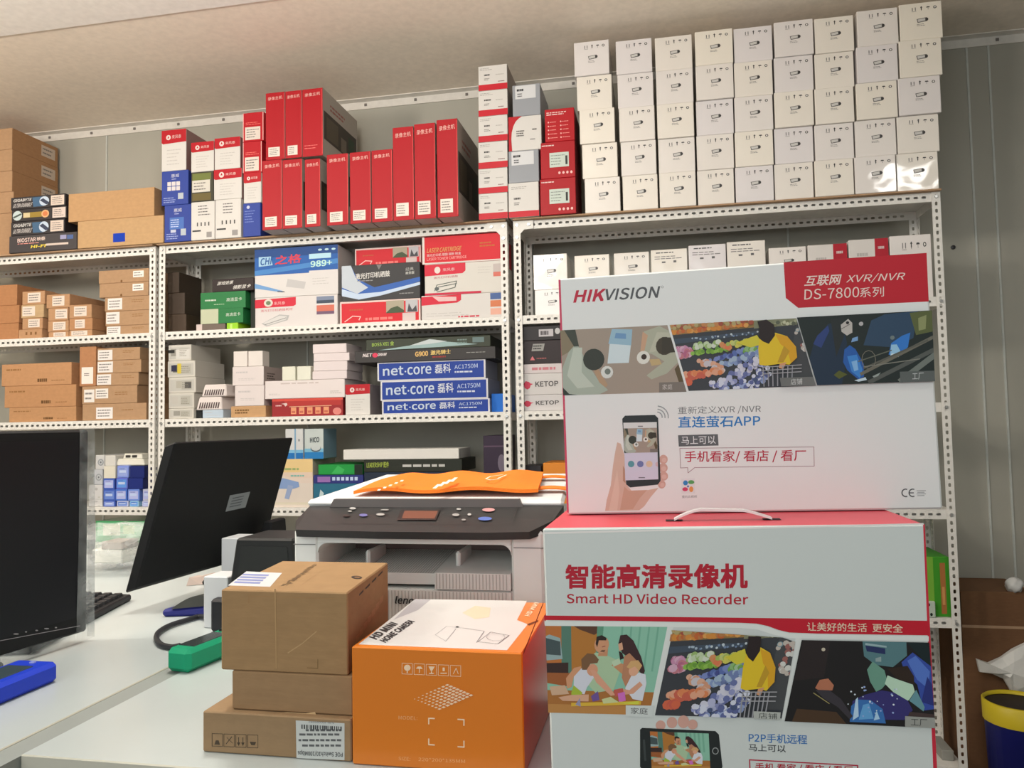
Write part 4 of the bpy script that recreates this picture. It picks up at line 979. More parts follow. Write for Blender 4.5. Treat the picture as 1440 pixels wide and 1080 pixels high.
inner = [cc+(p-cc)*.5+Vector((0, -rb.uniform(.004, .016), 0)) for p in Pf]
for i in range(len(Pf)):
    j = (i+1) % len(Pf)
    mb.poly([Pf[i], Pf[j], inner[j], inner[i]], wbm); mb.poly([inner[i], inner[j], cc], wbm)
bkp = [Vector((p.x, WY+.012, p.z)) for p in Pf]
for i in range(len(Pf)):
    j = (i+1) % len(Pf); mb.poly([Pf[j], Pf[i], bkp[i], bkp[j]], wbm)
mb.poly(bkp[::-1], wbm)
tag(mb.build('plastic_bag'), 'crumpled white plastic bag hanging on the brown carton in the corner', 'bag')
c = at(1433, 850, y=.09)
mb = blob('w', '', '', (c.x+.01, .10, zt+.0), (.03, .03, .03), mat((200, 200, 198), .4), seed=9, amp=.3)
zc = at(1400, 838, y=.06).z
mb.v = [(x, y+.05, z-zt+zc+.024) for x, y, z in mb.v]
tag(mb.build('paper_ball', smooth=True), 'white crumpled ball on top of the brown carton in the corner', 'paper')

# ------------------------------------------------------------------ the desks
DZ = .78
dm = mat((188, 197, 197), .35, 'desk'); de = mat((196, 194, 180), .6)
def desk(label, x0, x1, y0, y1, strip=False):
    t = thing('desk', ((x0+x1)/2, (y0+y1)/2, FLOOR), label, 'desk', 'white desks')
    m = MB(); m.box(x0, x1, y0, y1, DZ-.025, DZ, dm, .0015, side=de, front=de); m.build('desk_top', t)
    m = MB(); m.box(x0+.004, x1-.004, y0+.006, y0+.024, FLOOR+.05, DZ-.025, mat((206, 204, 190), .6)); m.build('front_panel', t)
    for xx in (x0+.01, x1-.03):
        m = MB(); m.box(xx, xx+.02, y0+.026, y1-.01, FLOOR, DZ-.025, mat((206, 204, 190), .6)); m.build('side_panel', t)
    return t
desk('white desk at the left with both keyboards and monitors', -1.75, -.4685, -2.62, -1.0)
desk('white desk in front carrying the printer and the stacked cartons', -.4315, .586, -2.338, -1.0)
m = MB(); m.box(-.468, -.432, -2.62, -1.0, DZ-.03, DZ-.002, mat((150, 156, 153), .5)); m.box(-.462, -.438, -2.6, -1.02, FLOOR, DZ-.03, mat((150, 152, 150), .5))
tag(m.build('joint_strip'), 'grey strip filling the joint between the two white desks', 'strip')

# ------------------------------------------------------------------ brown cartons on the desk
def hero_box(name, label, cat, u0, u1, vb, vt, y, z0, depth, col, z1=None, yaw=0.0, skew=0.0, kind='board', rough=.8, top=None, side=None, ch=.0015):
    x0 = at(u0, (vb+vt)/2, y=y).x
    zz = z1 if z1 else at(u0, vt, y=y).z
    d = Vector((math.cos(yaw), math.sin(yaw), 0)); dn = Vector((skew, depth, 0)) if yaw == 0 else Vector((-math.sin(yaw)*depth, math.cos(yaw)*depth, 0))
    p0 = Vector((x0, y, z0))
    # width from the right hand pixel on the rotated front plane
    nrm = Vector((math.sin(yaw), -math.cos(yaw), 0))
    ray = FWD + RIGHT*((u1-720)/FPX) + UP*((540-(vb+vt)/2)/FPX)
    tt = (p0-CAM).dot(nrm)/ray.dot(nrm); w = (CAM+ray*tt-p0).dot(d)
    root = thing(name, p0, label, cat)
    mb = MB(); F = mat(col, rough, kind)
    b = [p0, p0+d*w, p0+d*w+dn, p0+dn]
    mb.hexa(b+[Vector((q.x, q.y, zz)) for q in b], F, ch, top=mat(top, rough, kind) if top else None, side=mat(side, rough, kind) if side else None)
    mb.build('carton', root)
    fr = Art(root, p0, d, (0, 0, 1), w, zz-z0)
    tp = Art(root, (p0.x, p0.y, zz), d, dn, w, depth)
    sd = Art(root, p0+d*w, dn, (0, 0, 1), depth, zz-z0)
    return root, fr, tp, sd, zz, p0, d, w, dn
BK = (74, 62, 48)
CB = (196, 154, 106)
r, fr, tp, sd, zt, *_ = hero_box('mailing_carton', 'flat brown carton with a white label, lowest of three on the desk', 'box', 285, 494, 1058, 1000, -2.298, DZ+.0005, .19, (162, 130, 90))
fr.part('shipping_marks')
for i in range(4):
    u = 298.5+i*16.6
    fr.line([(u, 1031.5+i*.6), (u+14.5, 1032+i*.6), (u+14.5, 1049.5+i*.7), (u, 1049+i*.7), (u, 1031.5+i*.6)], .0006, BK, px=True)
    q = (u+7, 1041+i*.6)
    if i == 0: fr.ppoly([(u+3, 1047), (u+11, 1047.3), (u+9, 1041), (u+5, 1041)], BK)
    elif i == 1: fr.line([(u+3, 1046), (u+11, 1036)], .0009, BK, px=True); fr.line([(u+4, 1037), (u+12, 1045)], .0006, BK, px=True)
    elif i == 2:
        for du in (4, 10): fr.line([(u+du, 1037), (u+du, 1048)], .0009, BK, px=True); fr.ppoly([(u+du-2.4, 1044), (u+du+2.4, 1044), (u+du, 1049)], BK)
    else: fr.ppoly([(u+3, 1043), (u+12, 1043.5), (u+10, 1048), (u+5, 1047.7)], BK)
fr.part('label_sticker')
fr.ppoly([(417, 1066), (484.5, 1069), (484.5, 1017), (416, 1013)], (214, 218, 214))
G = (70, 72, 76)
fr.ptext('POE Switch10/100Mbps', (482, 1056.5), (419, 1054.3), (482, 1064.5), G, .01)
for i, (v, e) in enumerate(((1047.5, 425), (1040, 420), (1032, 421), (1026, 430))):
    rr = random.Random(i); u = 420+(e-420)
    while u < 478:
        l = rr.uniform(3, 9); fr.ppoly([(u, v+2.2), (min(480, u+l), v+2.4), (min(480, u+l), v-.6), (u, v-.8)], (96, 98, 100)); u += l+1.6
rr = random.Random(5); u = 424.0
while u < 480:
    l = rr.uniform(.8, 2.2); fr.ppoly([(u, 1024.5+.05*(u-420)), (u+l, 1024.6+.05*(u-420)), (u+l, 1018.6+.05*(u-420)), (u, 1018.5+.05*(u-420))], (52, 54, 56)); u += l+rr.uniform(.8, 1.8)
fr.ptext('S/N:J00099062', (470, 1014.6), (434, 1013.2), (470, 1018), (96, 98, 100))
fr.done()
zb = zt
r, fr, tp, sd, zt, *_ = hero_box('mailing_carton', 'plain flat brown carton in the middle of the stack on the desk', 'box', 326, 496, 1001, 943, -2.288, zb+.0005, .17, (164, 128, 86))
fr.part('torn_flap'); fr.ppoly([(372, 1003), (445, 1006), (443, 1001), (430, 1003), (405, 1001.5), (385, 1002)], (206, 174, 130)); fr.done()
zb = zt
r, fr, tp, sd, zt, p0, d, w, dn = hero_box('mailing_carton', 'largest brown carton with worn edges on top of the desk stack', 'box', 311, 489, 941, 829, -2.288, zb+.0005, .195, (168, 131, 85), skew=-.022)
fr.part('crease_highlight_lines')  # creases, with pale lines painted as highlights along them
fr.line([(350, 838), (350, 848)], .0006, (150, 112, 70), px=True); fr.line([(350, 838), (475, 842)], .0005, (164, 124, 80), px=True)
fr.line([(432, 939), (447, 940), (447, 927)], .0007, (120, 92, 54), px=True); fr.ppoly([(386, 828), (388, 940), (389.5, 940), (388, 828)], (172, 139, 96))
fr.line([(405, 918), (425, 905), (445, 888)], .0012, (178, 146, 104), px=True)
fr.done()
tp.part('label_sticker')
tp.ppoly([(323, 823.5), (386, 823.8), (411, 805), (358, 804)], (222, 224, 226))
for k in range(4):
    t_ = k/4; tp.ppoly([(333+t_*22, 820-t_*14), (372+t_*22, 820.3-t_*14), (374.5+t_*22, 818-t_*14), (336+t_*22, 817.7-t_*14)], (130, 140, 190))
tp.part('printed_face')
rg = random.Random(4)
for k in range(10):            # worn line of print too rubbed to read
    a = 405+k*6.0; b = 822-k*3.0; e = 17.0-k*.6
    for q in range(3):
        o = rg.uniform(0, .3)*e; l = e*rg.uniform(.2, .62); x = a-4+q*1.9; y = b-q*.95
        tp.ppoly([(x+o, y+o*.03), (x+o+l, y+(o+l)*.03), (x+o+l+1.5, y+(o+l)*.03-.75), (x+o+1.5, y+o*.03-.75)], (104, 80, 48))
    tp.ppoly([(a+e*.3, b), (a+e*.3+1.4, b+.03), (a+e*.3+5.0, b-2.3), (a+e*.3+3.6, b-2.35)], (104, 80, 48))
for k in range(12): tp.ppoly([(430+k*4.6, 822-k*2.3), (432.6+k*4.6, 820.7-k*2.3), (434.4+k*4.6, 819.6-k*2.3), (431.8+k*4.6, 820.9-k*2.3)], (124, 98, 60))
tp.part('seal_mark'); tp.pell(519, 808.5, 8, 2.2, (52, 40, 28)); tp.pell(520, 808.5, 4.5, 1.1, (120, 90, 60))
tp.done()
sd.part('worn_print')
for k in range(7):
    u = 500+k*5.6; v = 905-k*9
    sd.ppoly([(u, v), (u+5, v-6), (u+5.5, v-15), (u+.5, v-10)], (164, 122, 78))
for k in range(4): sd.ppoly([(505+k*9, 838-k*9), (511+k*9, 832-k*9), (511+k*9, 829-k*9), (505+k*9, 835.4-k*9)], (60, 46, 32))
sd.done()

# ------------------------------------------------------------------ the orange camera box
OR = (218, 122, 26)
r, fr, tp, sd, zt, p0, d, w, dn = hero_box('camera_retail_box', 'orange camera box with white printed top at the front of the desk', 'box', 495, 736, 1075, 909, -2.303, DZ+.0005, .24, OR, kind='plain', rough=.28, top=(226, 128, 40), side=(206, 96, 34))
PW_ = (244, 214, 180)
fr.part('shipping_marks')
for i in range(5):
    u = 565.5+i*17; v = 932.5+i*.75
    fr.line([(u, v), (u+14.5, v+.6), (u+14.5, v+15.6), (u, v+15), (u, v)], .0005, PW_, px=True)
    if i == 0: fr.pell(u+7.3, v+6.5, 4.6, 4.4, PW_); fr.prect(u+6.5, v+10, u+8, v+14, PW_)
    elif i == 1: fr.ppoly([(u+2.5, v+7), (u+12, v+7.4), (u+9.5, v+4), (u+5, v+4)], PW_); fr.prect(u+6.8, v+7, u+7.8, v+13, PW_)
    elif i == 2: fr.ppoly([(u+3, v+3), (u+12, v+3.3), (u+8.5, v+9), (u+6, v+9)], PW_); fr.prect(u+6.7, v+9, u+8, v+13, PW_); fr.prect(u+4, v+12.2, u+10.6, v+13.6, PW_)
    elif i == 3: fr.prect(u+3, v+11.3, u+12, v+12.6, PW_); fr.prect(u+6, v+4, u+9, v+9, PW_)
    else: fr.line([(u+4, v+12), (u+8, v+4), (u+11, v+12)], .0007, PW_, px=True)
fr.part('printed_pattern')
for i in range(9):
    for j in range(8):
        q = Vector((582, 983))+Vector((7.6, -3.4))*i*.72+Vector((5.0, 2.1))*j*.95+Vector((0, 0))
        s_ = .35+.65*min(1, (i+j)/9)
        fr.ppoly([(q.x, q.y), (q.x+3.4*s_, q.y+1.4*s_), (q.x+7*s_, q.y-.4*s_), (q.x+3.6*s_, q.y-1.8*s_)], PW_)
fr.part('lettering')
fr.ptext('MODEL:', (560.5, 1011.5), (587, 1012.5), (560.5, 1006.5), (236, 176, 120))
fr.ptext('SIZE:', (560.5, 1069), (577, 1069.7), (560.5, 1064), (236, 176, 120)); fr.ptext('220*200*135MM', (588.5, 1070), (654, 1073), (588.5, 1065), (236, 176, 120))
fr.part('corner_brackets')
for (a, b, c) in (((603, 1018), (603, 1010), (611, 1010.3)), ((644, 1011.5), (652.5, 1012), (652.5, 1020)), ((603, 1039), (603, 1047), (611, 1047.5)), ((644, 1050), (652.5, 1050.5), (652.5, 1042))):
    fr.line([a, b, c], .0014, PW_, px=True)
fr.done()
tp.part('printed_top')
tp.ppoly([(504, 906.3), (713, 914.5), (742, 878), (727, 872), (741, 845), (584, 842.5)], (226, 226, 224))
tp.ppoly([(553, 872), (584, 842.6), (606, 843), (588, 858)], (176, 174, 178))
tp.ppoly([(650, 862), (668, 852), (690, 855), (688, 868), (668, 871)], (232, 206, 180))
DKG = (56, 54, 56)
tp.ptext('HD MINI', (529, 899.5), (559, 878), (519.5, 896), DKG, .05); tp.ptext('HOME CAMERA', (542, 904), (583, 874.5), (534, 900.5), DKG, .05)
GL = (150, 152, 156)
tp.line([(612, 893), (628, 881), (655, 884)], .0007, GL, px=True); tp.line([(612, 893), (627, 902), (641, 885)], .0006, GL, px=True); tp.line([(655, 884), (681, 888), (670, 904)], .0009, GL, px=True)
tp.line([(672, 903), (690, 889), (716, 894), (700, 906), (672, 903)], .0008, (110, 112, 116), px=True)
for k in range(10):
    a0 = 2*math.pi*k/10; a1 = 2*math.pi*(k+1)/10
    tp.line([(697+13*math.cos(a0), 897+5*math.sin(a0)), (697+13*math.cos(a1), 897+5*math.sin(a1))], .0006, (130, 132, 136), px=True)
tp.pell(643, 882, 2.2, 1, (60, 60, 62))
tp.part('end_flap_print')
tp.ptext('HD MINI', (738, 866), (752, 847.5), (744.5, 867), (246, 222, 190), .03)
tp.part('flap_notch'); tp.ppoly([(741, 878), (757, 872), (757, 874.5), (744, 880)], (110, 50, 14))
tp.done()
sd.part('lid_edge'); sd.ppoly([(736, 921), (764, 849), (764, 846), (736, 917)], (120, 56, 20)); sd.done()

# ------------------------------------------------------------------ printed pictures (unit space, y up, clipped to their frame)
def pic(A, quad, fn, clip=None, name='printed_picture'):
    """quad: photo pixels tl, tr, br, bl of the rectangle the picture is drawn in; clip: pixel polygon"""
    A.part(name, new=True)
    tl, tr, br, bl = [Vector(A.px(*q)) for q in quad]
    def T(p):
        a, b = p
        return tuple(bl*(1-a)*(1-b)+br*a*(1-b)+tr*a*b+tl*(1-a)*b)
    c = [A.px(*q) for q in (clip or quad)]
    ar = sum(c[i-1][0]*c[i][1]-c[i][0]*c[i-1][1] for i in range(len(c)))
    if ar < 0: c = c[::-1]
    A.T = T; A.clip = c
    w = (tr-tl).length; h = (tl-bl).length
    fn(A, w/h); A.T = None; A.clip = None
def E_(A, asp, x, y, r, col, k=1.0, n=14): A.ell(x, y, r/asp, r*k, col, n)
def meeting(A, s):
    A.rect(0, 0, 1, 1, (160, 146, 132))
    A.poly([(0, .6), (0, 1), (.05, 1), (.14, .74)], (134, 122, 98)); A.poly([(.03, 1), (.12, 1), (.145, .74), (.11, .72)], (62, 68, 58))
    A.poly([(0, .04), (0, .40), (.06, .66), (.10, .74), (.14, .74), (.22, .44), (.29, .22), (.37, .06), (.30, .0), (.06, .0)], (166, 176, 162))
    A.poly([(.10, .72), (.17, .72), (.16, .34), (.26, .12), (.12, .1), (.04, .3)], (190, 198, 184)); A.poly([(.23, .42), (.25, .4), (.30, .18), (.35, .1), (.37, .14), (.29, .4)], (176, 146, 116))
    A.poly([(0, 0), (0, .12), (.05, .02), (.12, 0)], (40, 54, 46))
    E_(A, s, .26, .53, .165, (52, 56, 48), 1, 18)
    A.poly([(.37, .46), (.54, .46), (.56, .76), (.39, .76)], (206, 220, 224)); A.poly([(.38, .76), (.56, .72), (.57, .96), (.41, .98)], (150, 184, 202)); A.poly([(.43, .84), (.52, .82), (.52, .9), (.44, .92)], (110, 150, 190))
    E_(A, s, .365, .33, .095, (216, 218, 212)); E_(A, s, .37, .34, .046, (112, 120, 112))
    A.poly([(.64, .6), (.66, .92), (.78, .99), (.92, .84), (.96, .5), (.84, .28), (.72, .20), (.68, .26), (.82, .46), (.72, .58)], (172, 174, 154)); A.poly([(.63, .6), (.66, .6), (.69, .86), (.65, .92)], (196, 158, 128)); A.poly([(.70, .6), (.76, .9), (.9, .88), (.9, .66)], (186, 186, 166))
    A.poly([(.7, .5), (.78, .5), (.8, .42), (.72, .4)], (190, 166, 120))
    E_(A, s, .82, .69, .13, (66, 58, 44), 1.05); A.poly([(.80, .82), (.97, .80), (.99, .6), (.80, .58)], (58, 52, 40))
    E_(A, s, .655, .53, .10, (222, 220, 210)); E_(A, s, .66, .54, .042, (56, 40, 30))
    A.poly([(.9, .34), (.95, .46), (1.02, .2), (1.02, .1), (.94, .12)], (92, 78, 52)); A.poly([(.78, 0), (.78, .15), (1.02, .15), (1.02, 0)], (122, 114, 106))
def market(A, s, lab=True):
    rd = random.Random(11)
    A.rect(0, 0, 1, 1, (58, 61, 66))
    def strew(pts, n, r, cols, jit=.02):
        n = int(n*1.5)
        for i in range(n):
            t = (i+.5)/n*(len(pts)-1); k = min(int(t), len(pts)-2); f = t-k
            x = pts[k][0]*(1-f)+pts[k+1][0]*f+rd.uniform(-jit, jit); y = pts[k][1]*(1-f)+pts[k+1][1]*f+rd.uniform(-jit, jit)
            E_(A, s, x, y, r*.74*rd.uniform(.8, 1.2), cols[rd.randrange(len(cols))], 1, 8)
    OG = [(206, 136, 60), (190, 100, 50), (214, 156, 84), (178, 120, 70)]
    A.poly([(0, .84), (0, 1), (.6, 1), (.6, .9)], (150, 120, 70)); strew([(.0, .88), (.55, .95)], 26, .05, OG); strew([(.0, .96), (.55, .99)], 24, .045, [(176, 160, 110), (190, 130, 80), (160, 80, 60)])
    A.poly([(.58, .88), (1, .92), (1, 1), (.58, 1)], (130, 132, 104)); strew([(.62, .92), (1, .96)], 18, .035, [(166, 170, 140), (120, 120, 90), (190, 190, 160), (90, 96, 80)])
    A.poly([(0, .78), (.6, .84), (.6, .80), (0, .70)], (66, 78, 92)); strew([(.15, .765), (.6, .82)], 14, .018, [(160, 176, 190), (110, 130, 160), (190, 200, 206)])
    strew([(.04, .64), (.14, .6), (.12, .52), (.05, .54)], 20, .055, [(196, 140, 170), (176, 100, 130), (206, 166, 186), (190, 120, 130)])
    strew([(.16, .66), (.36, .68)], 16, .05, [(190, 206, 170), (150, 180, 110), (206, 214, 196)], .03); strew([(.17, .56), (.40, .60)], 16, .045, [(120, 164, 60), (140, 184, 80), (104, 150, 60)], .02)
    strew([(.36, .66), (.42, .60)], 7, .045, [(216, 120, 80), (206, 140, 90)]); strew([(.42, .66), (.60, .70)], 14, .05, [(160, 180, 90), (190, 196, 120), (206, 200, 90)], .03)
    strew([(.30, .46), (.50, .54), (.62, .6)], 26, .045, [(90, 110, 170), (120, 136, 190), (70, 80, 140)], .03); strew([(.52, .54), (.62, .56)], 10, .05, [(110, 160, 80), (140, 180, 120), (160, 190, 150)], .04)
    strew([(.34, .36), (.5, .44), (.62, .52)], 24, .05, [(130, 150, 190), (160, 180, 200), (110, 126, 170)], .03)
    strew([(.22, .42), (.34, .36), (.36, .26)], 16, .055, [(206, 150, 120), (214, 166, 140), (196, 190, 196)], .03); strew([(.10, .22), (.22, .24), (.34, .28)], 18, .062, [(206, 112, 76), (214, 130, 84), (196, 96, 76), (220, 160, 130)], .03); strew([(.10, .12), (.16, .14)], 5, .07, [(206, 100, 70), (196, 90, 74)])
    strew([(.30, .04), (.44, .16), (.56, .30), (.62, .38)], 46, .05, [(176, 180, 210), (206, 206, 220), (140, 146, 190), (100, 110, 160)], .06); strew([(.36, .05), (.62, .08), (.64, .24)], 40, .045, [(90, 100, 150), (150, 166, 206), (206, 210, 226), (70, 84, 120)], .06)
    A.poly([(.80, .1), (.86, .9), (1, .9), (1, .1)], (70, 72, 74)); strew([(.86, .8), (.99, .84), (.9, .6), (.99, .5)], 18, .04, [(190, 180, 170), (150, 96, 90), (120, 150, 160), (206, 206, 200)], .03)
    A.poly([(.46, .68), (.60, .78), (.64, .64), (.56, .60)], (206, 196, 60))
    A.poly([(.62, .34), (.61, .58), (.62, .76), (.68, .70), (.72, .80), (.80, .74), (.85, .6), (.87, .42), (.82, .32), (.76, .34), (.66, .32)], (222, 190, 40)); A.poly([(.72, .78), (.80, .74), (.86, .58), (.87, .42), (.83, .34), (.80, .56), (.76, .62)], (214, 160, 34)); A.poly([(.74, .36), (.78, .36), (.82, .52), (.78, .6)], (190, 150, 40))
    A.poly([(.60, .98), (.66, 1.0), (.71, .92), (.72, .76), (.68, .64), (.64, .68), (.61, .74), (.62, .84)], (40, 30, 30)); A.poly([(.755, .34), (.80, .36), (.78, .26), (.75, .28)], (206, 150, 110))
    for k in range(7): A.line([(.645+k*.033, .30-.0*k), (.655+k*.031, .02)], .0012, (150, 150, 156))
    for k in range(3): A.line([(.64, .30-k*.05), (.90, .31-k*.05)], .0009, (166, 166, 170))
def welder(A, s):
    A.rect(0, 0, 1, 1, (34, 44, 42))
    A.poly([(.05, 0), (.14, .66), (.24, .88), (.34, .92), (.38, .6), (.36, .2), (.34, 0)], (32, 50, 70)); A.poly([(.13, .6), (.16, .72), (.24, .86), (.25, .78), (.19, .54)], (46, 66, 120)); A.poly([(.26, .94), (.36, .98), (.36, .7), (.3, .4)], (40, 46, 46))
    A.poly([(.66, .98), (.9, 1), (.86, .62), (.72, .5), (.5, .55), (.56, .9)], (48, 72, 96)); A.poly([(.84, .98), (1, 1), (1, .7), (.88, .66)], (92, 100, 60)); A.poly([(.9, .9), (.96, .94), (.95, .74), (.9, .72)], (140, 146, 100))
    A.poly([(.34, .76), (.335, .86), (.39, .94), (.42, .88), (.42, .74), (.38, .70)], (186, 182, 176)); E_(A, s, .385, .885, .022, (40, 40, 40)); A.line([(.34, .8), (.4, .86)], .0008, (110, 106, 104)); E_(A, s, .485, .86, .03, (176, 176, 176))
    A.poly([(.42, .66), (.46, .68), (.46, .62), (.41, .6)], (120, 160, 206))
    A.poly([(.36, .5), (.4, .56), (.44, .5), (.5, .28), (.5, .1), (.46, .06), (.38, .2), (.35, .32)], (40, 92, 168)); A.poly([(.38, .40), (.45, .42), (.49, .2), (.47, .08), (.41, .18)], (62, 132, 206)); A.poly([(.41, .32), (.45, .34), (.46, .2), (.43, .18)], (130, 180, 226)); A.poly([(.43, .05), (.51, .09), (.52, .05), (.46, .03)], (196, 216, 226))
    A.poly([(.68, .4), (.7, .56), (.78, .66), (.84, .7), (.82, .5), (.77, .38)], (52, 120, 200)); A.poly([(.69, .38), (.70, .54), (.74, .54), (.77, .42), (.75, .36)], (150, 196, 226)); A.poly([(.695, .37), (.70, .41), (.75, .41), (.75, .37)], (226, 236, 240)); E_(A, s, .71, .64, .03, (110, 124, 124))
    for (a, b, w_, c) in (((.48, .14), (1, .62), .0036, (110, 108, 96)), ((.5, .22), (.96, .58), .0020, (92, 92, 84)), ((.54, .02), (1, .44), .0046, (86, 90, 86)), ((.50, .24), (.9, .32), .0010, (130, 130, 120)), ((.76, .02), (1, .36), .006, (112, 120, 114)), ((.46, .32), (.7, .46), .0012, (100, 104, 92))): A.line([a, b], w_, c)
    for k in range(12):
        a0, a1 = 2*math.pi*k/12, 2*math.pi*(k+1)/12
        A.line([(.535+.05*math.cos(a0), .34+.13*math.sin(a0)), (.535+.05*math.cos(a1), .34+.13*math.sin(a1))], .0007, (120, 116, 104))
    A.poly([(.28, .14), (.32, .2), (.38, .14), (.32, .08)], (86, 92, 40)); A.poly([(.56, .1), (.62, .15), (.6, .1), (.57, .08)], (150, 160, 156))
def welder_close(A, s):
    A.rect(0, 0, 1, 1, (28, 26, 26)); A.poly([(.05, .5), (.1, 1), (.3, 1), (.26, .55)], (40, 32, 32)); A.poly([(.05, 0), (.08, .16), (.35, .14), (.42, 0)], (72, 52, 34))
    E_(A, s, .25, .89, .022, (190, 180, 160))
    A.poly([(.53, 1), (.54, .82), (.62, .72), (.74, .70), (.84, .84), (.84, 1)], (84, 122, 128)); A.poly([(.55, .95), (.69, .92), (.69, .85), (.56, .88)], (36, 48, 92)); A.poly([(.55, .98), (.70, .95), (.70, .93), (.55, .955)], (150, 176, 180)); A.poly([(.62, .8), (.66, .82), (.66, .76), (.62, .76)], (140, 160, 160)); A.poly([(.84, 1), (.98, 1), (1, .9), (1, .7)], (20, 36, 38))
    A.poly([(.80, .76), (.88, .88), (1, .72), (1, .22), (.93, .20), (.9, .5), (.82, .64)], (52, 76, 160)); A.poly([(.84, .78), (.9, .84), (.99, .66), (.97, .46), (.9, .56)], (82, 116, 196)); A.poly([(.92, .3), (.97, .6), (1, .5), (1, .26)], (40, 50, 120))
    A.poly([(.56, .66), (.6, .76), (.68, .66), (.70, .52), (.66, .44), (.62, .40), (.58, .52)], (104, 150, 132)); A.poly([(.68, .50), (.70, .60), (.76, .56), (.87, .50), (.88, .42), (.84, .32), (.82, .30), (.75, .38)], (184, 214, 190)); A.poly([(.7, .68), (.84, .72), (.88, .6), (.88, .5), (.76, .57)], (46, 34, 26)); A.poly([(.84, .31), (.89, .44), (.94, .24), (.93, .19)], (100, 146, 156))
    A.poly([(.44, .06), (.46, .28), (.54, .36), (.66, .42), (.74, .40), (.83, .31), (.86, .2), (.8, .08)], (52, 48, 110)); A.poly([(.44, .03), (.45, .22), (.50, .3), (.58, .3), (.66, .2), (.68, .03)], (54, 110, 176)); A.poly([(.50, .06), (.53, .24), (.57, .26), (.6, .08)], (96, 160, 212)); A.poly([(.46, .05), (.48, .3), (.495, .33), (.50, .1)], (180, 210, 232)); A.poly([(.6, .06), (.62, .18), (.64, .08)], (170, 206, 232))
    rd = random.Random(2)
    for i in range(26): E_(A, s, rd.uniform(.42, .76), rd.uniform(.05, .46), rd.uniform(.006, .013), (206, 216, 226) if i % 2 else (150, 170, 220), 1, 6)
    A.poly([(.2, .42), (.23, .52), (.29, .54), (.33, .46), (.32, .40), (.24, .38)], (176, 112, 84)); A.poly([(.2, .40), (.3, .40), (.38, .30), (.46, .10), (.44, .06), (.36, .2), (.26, .3)], (56, 52, 58)); A.line([(.19, .36), (.30, .24)], .0009, (150, 140, 90))
    A.poly([(.84, .18), (1, .16), (1, .02), (.8, .02)], (66, 52, 50))
